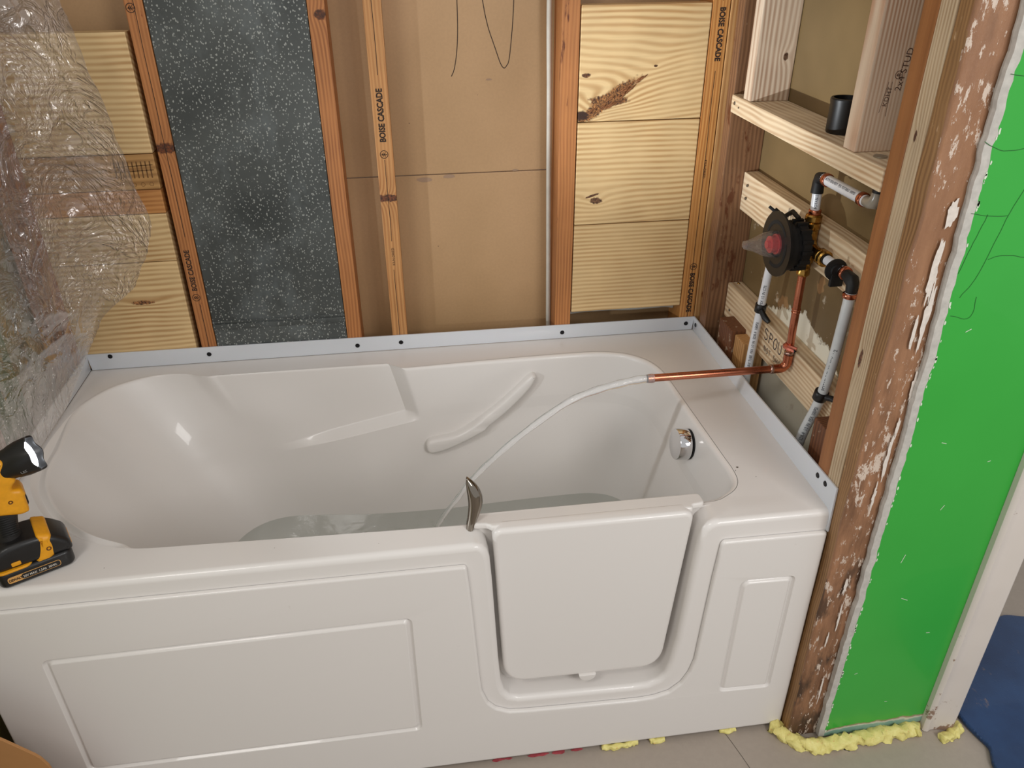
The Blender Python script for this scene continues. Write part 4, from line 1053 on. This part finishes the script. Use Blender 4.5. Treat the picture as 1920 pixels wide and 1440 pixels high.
for k in range(9):
    z = .084+k*.0042
    P = [fw(-.015+.0180*math.cos(a), .0190*math.sin(a), z-.002*math.cos(a*2)) for a in [-PI*.75+PI*.5*j/8 for j in range(9)]]; tube(P, .0008, 6, bm=bm)
obj('grip_rib', bm, blackm, h, 60)
obj('trigger_housing', fslab([(-.024, .128), (.010, .116), (.021, .118), (.022, .124), (.0225, .147), (.025, .151), (.022, .162), (.009, .166), (.012, .173), (.020, .180), (.012, .222), (-.010, .224), (-.026, .200)], -.021, .021, .007, .005), yel, fl, 50, label='yellow body and trigger housing')
obj('trigger', fslab([(.013, .122), (.021, .121), (.0245, .128), (.024, .143), (.018, .148), (.014, .142)], -.009, .009, .003, .002), blackm, fl, 50)
obj('case_screw', lathe(fw(.001, -.0205, .147), -FV, [(0, .0035), (.001, .0035), (.0004, .001)], 14), plain('rust_screw', S(120, 76, 40), .4, .6), fl, 40)
obj('case_screw', lathe(fw(.027, -.0342, .047), -FV, [(0, .004), (.001, .004), (.0004, .001)], 14), plain('rust_screw2', S(120, 76, 40), .4, .6), fl, 40)
# head
ha = (FU*.91+FZ*.26-FV*.24).normalized(); hc = fw(.018, 0, .203)
bm = lathe(hc, ha, [(-.020, .012), (-.018, .021), (-.008, .0245), (.004, .0255), (.010, .0275), (.022, .0295), (.034, .0305), (.041, .0305), (.041, .0275), (.036, .0265), (.012, .012)], 40, cap=False)
n = Vector((ha.x, ha.y, ha.z))
for v in bm.verts:
    t = (v.co-hc).dot(n); rad = (v.co-hc)-n*t
    if t > .030 and rad.length > .027:
        a = math.atan2(rad.dot(FV), rad.dot(n.cross(FV))); v.co += n*.0016*math.cos(6*a)+rad.normalized()*.0010*math.cos(6*a)
hd = obj('lamp_head', bm, fblk, fl, 50)
rf = lathe(hc, ha, [(.008, .008), (.014, .015), (.024, .022), (.034, .0268)], 40, cap=False)
obj('reflector', rf, plain('reflector', S(235, 238, 245), .12, 1.0, var=.01), hd, 80)
em = N('led_glow'); em.P(col=(1, 1, 1, 1), emit=14.0, ecol=(.86, .92, 1.0, 1))
obj('led_lens', lathe(hc, ha, [(.028, .0005), (.0305, .014), (.032, .0245)], 32, cap=False), em.m, hd, 80)
bm = text_bm('LED', .007, hc+ha*.012-FV*.0285-FZ*.010, ha, (FZ-ha*FZ.dot(ha)).normalized()-FV*.3)
obj('led_lettering', bm, plain('grey_print', S(150, 150, 150), .6), hd, recalc=False)
# battery label
bx = lambda u0, u1, z0, z1, o, mat, nm, par: obj(nm, slab(rrect(u0, u1, z0, z1, min(u1-u0, z1-z0)*.35, 4), lambda a, b, d: fw(a, d, b), -.0372-o, -.0365, 0), mat, par)
bat = [o for o in fl.children if o.name.startswith('battery_pack')][0]
bx(-.043, .036, .0085, .0205, .0000, plain('label_cream', S(214, 160, 90), .5), 'label_border', bat)
bx(-.0225, .0350, .0095, .0195, .0004, plain('label_dark', S(24, 22, 22), .5), 'label_field', bat)
bm = text_bm('DEWALT', .0068, fw(-.0415, -.0378, .0120), FU, FZ, stretch=.72, bold=.0002); obj('label_text', bm, plain('label_black', S(26, 20, 16), .6), bat, recalc=False)
bm = text_bm('20V MAX  1.5Ah  30Wh', .0062, fw(-.0205, -.0381, .0122), FU, FZ, stretch=.80, bold=.0001); obj('label_text', bm, plain('label_white', S(206, 200, 190), .6), bat, recalc=False)
obj('charge_button', slab(rrect(-.030, -.016, .0375, .0445, .002), lambda a, b, d: fw(a, d, b), -.0360, -.033, .0008), yel, fl, 50)
# its own light
sl = bpy.data.lights.new('flashlight_beam', 'SPOT'); sl.energy = FL_POWER; sl.color = (.90, .95, 1.0); sl.spot_size = math.radians(104); sl.spot_blend = 1.0; sl.shadow_soft_size = .012
so = bpy.data.objects.new('flashlight_beam', sl); C.objects.link(so); so.location = hc+ha*.046; so.rotation_euler = ha.to_track_quat('-Z', 'Y').to_euler()
sl2 = bpy.data.lights.new('flashlight_hot_spot', 'SPOT'); sl2.energy = FL_POWER*5.5; sl2.color = (.90, .95, 1.0); sl2.spot_size = math.radians(36); sl2.spot_blend = 1.0; sl2.shadow_soft_size = .012
so2 = bpy.data.objects.new('flashlight_hot_spot', sl2); C.objects.link(so2); so2.location = hc+ha*.046; so2.rotation_euler = Vector((.877, .368, .31)).to_track_quat('-Z', 'Y').to_euler()

# ---------------------------------------------------------------- plastic sheet
pm = N('clear_sheeting')
_v = pm.coord(); _n1 = pm.math('MULTIPLY', pm.noise(_v, 30, 3, .5, 1.0), pm.ramp(pm.noise(pm.coord((1, 1, 1), (7, 3, 3)), 5, 2), [(.4, .15), (.62, 1.0)]))
_rd = pm.math('ABSOLUTE', pm.math('SUBTRACT', pm.noise(pm.coord((1, 1, 1), (3, 1, 0)), 11, 4, .55, 1.6), .5))
_z = sep(pm, pm.n('ShaderNodeTexCoord').outputs['Object'])[2]
_hz = pm.ramp(_z, [(0.12, .25), (0.38, 1.0)])
_h = pm.math('MULTIPLY', pm.math('ADD', pm.math('MULTIPLY', pm.ramp(_rd, [(0, 1), (.09, 0)]), .8), _n1), _hz)
pb = pm.n('ShaderNodeBump', {'Height': _h, 'Strength': 1.0, 'Distance': .007})
pg = pm.n('ShaderNodeBsdfGlossy', {'Roughness': .24, 'Color': (1.0, .96, .94, 1)}); pm.set(pg.inputs['Normal'], pb.outputs[0])
pt = pm.n('ShaderNodeBsdfTransparent', {'Color': (.96, .95, .93, 1)}); pd = pm.n('ShaderNodeBsdfTranslucent', {'Color': (.8, .8, .74, 1)}); pdf = pm.n('ShaderNodeBsdfDiffuse', {'Color': (.78, .76, .68, 1)})
pdm = pm.n('ShaderNodeMixShader', {0: .6}); pm.set(pdm.inputs[1], pd.outputs[0]); pm.set(pdm.inputs[2], pdf.outputs[0])
pdw = pm.n('ShaderNodeMixShader', {0: .05}); pm.set(pdw.inputs[1], pt.outputs[0]); pm.set(pdw.inputs[2], pdm.outputs[0])
drop = pm.ramp(pm.n('ShaderNodeTexVoronoi', {'Vector': pm.coord(), 'Scale': 120.0}).outputs['Distance'], [(.16, 1.0), (.24, 0.0)])
drop = pm.math('MULTIPLY', drop, pm.ramp(_z, [(.16, 1.0), (.34, 0.0)]))
pdd = pm.n('ShaderNodeMixShader'); pm.set(pdd.inputs[0], pm.math('MULTIPLY', drop, .7)); pm.set(pdd.inputs[1], pdw.outputs[0]); pm.set(pdd.inputs[2], pdf.outputs[0])
pl_ = pm.n('ShaderNodeLayerWeight', {'Blend': .25}); pm.set(pl_.inputs['Normal'], pb.outputs[0])
pf = pm.math('ADD', pm.math('MULTIPLY', pl_.outputs['Facing'], .9), .17)
pmx = pm.n('ShaderNodeMixShader'); pm.set(pmx.inputs[0], pf); pm.set(pmx.inputs[1], pdd.outputs[0]); pm.set(pmx.inputs[2], pg.outputs[0]); pm.t.links.new(pmx.outputs[0], pm.out.inputs[0])
rowsP = [ # z, right (x,y), mid (x,y), left (x,y)
 (1.85, (.12, .68), (-.03, .58), (-.055, -.1)), (1.60, (.16, .67), (.0, .58), (-.050, -.1)), (1.42, (.190, .65), (.03, .56), (-.045, -.1)), (1.25, (.215, .65), (.05, .55), (-.040, -.1)), (1.10, (.240, .65), (.055, .55), (-.035, -.1)),
 (1.00, (.258, .65), (.05, .55), (-.030, -.1)), (.93, (.232, .65), (.045, .55), (-.025, -.1)), (.845, (.180, .65), (.035, .54), (-.020, -.1)), (.785, (.110, .66), (.025, .53), (-.012, -.1)), (.71, (.050, .70), (.012, .52), (-.008, -.1)),
 (.66, (.016, .74), (.007, .50), (.004, .0)), (.615, (.010, .60), (.006, .45), (.005, .15)), (.6005, (.006, .54), (.006, .40), (.006, .24))]
NR, NC = 250, 180
bm = bmesh.new(); G = []
cr = [catmull([Vector((r[1+c][0], r[1+c][1], r[0])) for r in rowsP], 12) for c in range(3)]
for i in range(NR+1):
    t = i/NR*(len(cr[0])-1); k = min(int(t), len(cr[0])-2); f = t-k
    Rr, Mm, Ll = [c[k].lerp(c[k+1], f) for c in cr]
    row = []
    for j in range(NC+1):
        u = j/NC
        # quadratic through R, M, L
        p = (Rr*(1-u)**2+(Mm*2-(Rr+Ll)*.5)*2*u*(1-u)+Ll*u*u)
        e = min(1, (p.z-.615)/.15) if p.z > .615 else 0
        amp = e*.020
        nrm = Vector((.8, -.55, 0)).normalized()
        wv = noise.noise_vector(p*7)*.06
        n1 = noise.ridged_multi_fractal((p+wv)*11+Vector((3, 1, 2)), .9, 2.1, 3, 1.0, 2.0)
        n2 = noise.noise(p*4)
        fold = noise.noise(Vector((p.x*6+p.y*5, p.y*3, p.z*1.5)))
        p = p+nrm*(amp*.50*(n1-1.0)+amp*n2+amp*.8*fold)
        if p.x < -.06: p.x = -.06
        row.append(bm.verts.new(p))
    G.append(row)
for a, b in zip(G, G[1:]): strip(bm, a, b)
obj('plastic_sheet', bm, pm.m, smooth=180, label='crinkled clear plastic sheet hanging at left over boards and tub edge', cat='plastic sheet')

# ---------------------------------------------------------------- floor-level bits
foamm = N('foam'); _n = foamm.noise(foamm.coord(), 70, 4, .6)
foamm.bump(_n, .6, .004)
fmat = foamm.P(col=foamm.mix(foamm.ramp(foamm.noise(foamm.coord(), 160, 3, .6), [(.64, 0), (.72, 1)]), foamm.mix(_n, S(206, 190, 96), S(240, 232, 156)), S(214, 150, 90)), rough=.5)
def foam(path, rad, label, group=None):
    P = catmull([(x, y, rad*.45) for x, y in path], 14)
    P2 = []
    for i, p in enumerate(P): P2.append(p)
    bm = tube(P2, [rad*(1 if 0 < i < len(P2)-1 else .4) for i in range(len(P2))], 18)
    for v in bm.verts:
        n = noise.noise_vector(v.co*55)*.55+noise.noise_vector(v.co*140)*.3
        v.co += Vector((n.x, n.y*1.3, n.z*.7))*rad
        if v.co.z < .0006: v.co.z = .0006
    return obj('foam_bead', bm, fmat, smooth=80, label=label, cat='foam', group=group)
foam([(1.506, -.008), (1.518, -.035), (1.545, -.062), (1.59, -.072), (1.65, -.070), (1.72, -.066), (1.78, -.064), (1.818, -.062)], .0155, 'long yellow expanding foam bead along foot of post and green wall')
foam([(1.848, -.094), (1.872, -.088), (1.898, -.078), (1.908, -.060)], .011, 'small yellow foam bead around foot of white door trim')
foam([(1.385, -.004), (1.405, -.006), (1.42, -.003)], .006, 'tiny yellow foam crumb under tub front nearest the post')
foam([(1.225, -.006), (1.245, -.007), (1.262, -.004)], .007, 'tiny yellow foam crumb under tub front below right of door')
foam([(1.12, -.004), (1.145, -.010), (1.18, -.008), (1.20, -.003)], .008, 'small yellow foam lump under tub front below door')
pink = plain('pink_smear', S(196, 84, 92), .6, var=.4, vs=90)
bm = bmesh.new()
for k in range(12):
    x = random.uniform(.88, 1.08); r_ = random.uniform(.004, .012)
    vs = [bm.verts.new((x+r_*1.6*math.cos(a)*random.uniform(.6, 1), -.004+r_*.55*math.sin(a)*random.uniform(.6, 1), .0006+.00005*k)) for a in [2*PI*j/11 for j in range(11)]]; bm.faces.new(vs)
for f in bm.faces: f.normal_update()
bmesh.ops.solidify(bm, geom=bm.faces[:], thickness=-.0008)
obj('pink_residue', bm, pink, label='smears of pink and red residue on floor along tub front', cat='residue', kind='stuff')

# blue mat
m = N('blue_mat'); _n = m.noise(m.coord(), 6, 4, .6); _d = m.n('ShaderNodeTexVoronoi', {'Vector': m.coord(), 'Scale': 110.0, 'Randomness': .1}).outputs['Distance']
_c = m.mix(m.ramp(_n, [(.3, 0), (.7, 1)]), S(20, 46, 84), S(34, 68, 112))
_c = m.mix(m.ramp(m.noise(m.coord((1, .5, 1), (3, 2, 1)), 16, 6, .75), [(.60, 0), (.68, .7)]), _c, S(140, 118, 96))
m.bump(m.ramp(_d, [(.2, 1), (.45, 0)]), .5, .002)
matm = m.P(col=_c, rough=.38)
mo = [(1.918, -.170), (1.926, -.150), (1.936, -.128), (1.931, -.105), (1.924, -.075), (1.922, -.050), (1.924, -.034), (1.940, -.020), (1.99, .022), (2.06, .085), (2.13, .148), (2.180, .192), (2.205, .207), (2.24, .203), (2.32, .17), (2.50, .05), (2.62, -.15), (2.5, -.45), (2.1, -.48), (1.95, -.35), (1.915, -.22)]
mc = [(p.x, p.y) for p in catmull([(a, b, 0) for a, b in mo], 6, closed=True)][::-1]
obj('floor_mat', slab(mc, XY, .0006, .014, .005, seg=3), matm, smooth=50, label='dirty dark blue textured rubber mat on floor beyond door trim', cat='mat')

# cardboard piece by the left front of the tub
cb = plain('cardboard', S(176, 126, 76), .8, var=.12, vs=14)
lp = [(-.32, .02), (.150, .02), (.146, .17), (.130, .232), (.120, .262), (.116, .268), (.113, .268), (.112, .290), (.106, .312), (.101, .322), (.085, .345), (.066, .372), (.02, .425), (-.05, .50), (-.32, .56)]
obj('cardboard_sheet', slab(lp, lambda a, b, d: Vector((a, d-(b-.3)*.06, b)), -.1050, -.1000, .0008), cb, label='torn brown cardboard piece standing at lower left in front of tub', cat='cardboard')
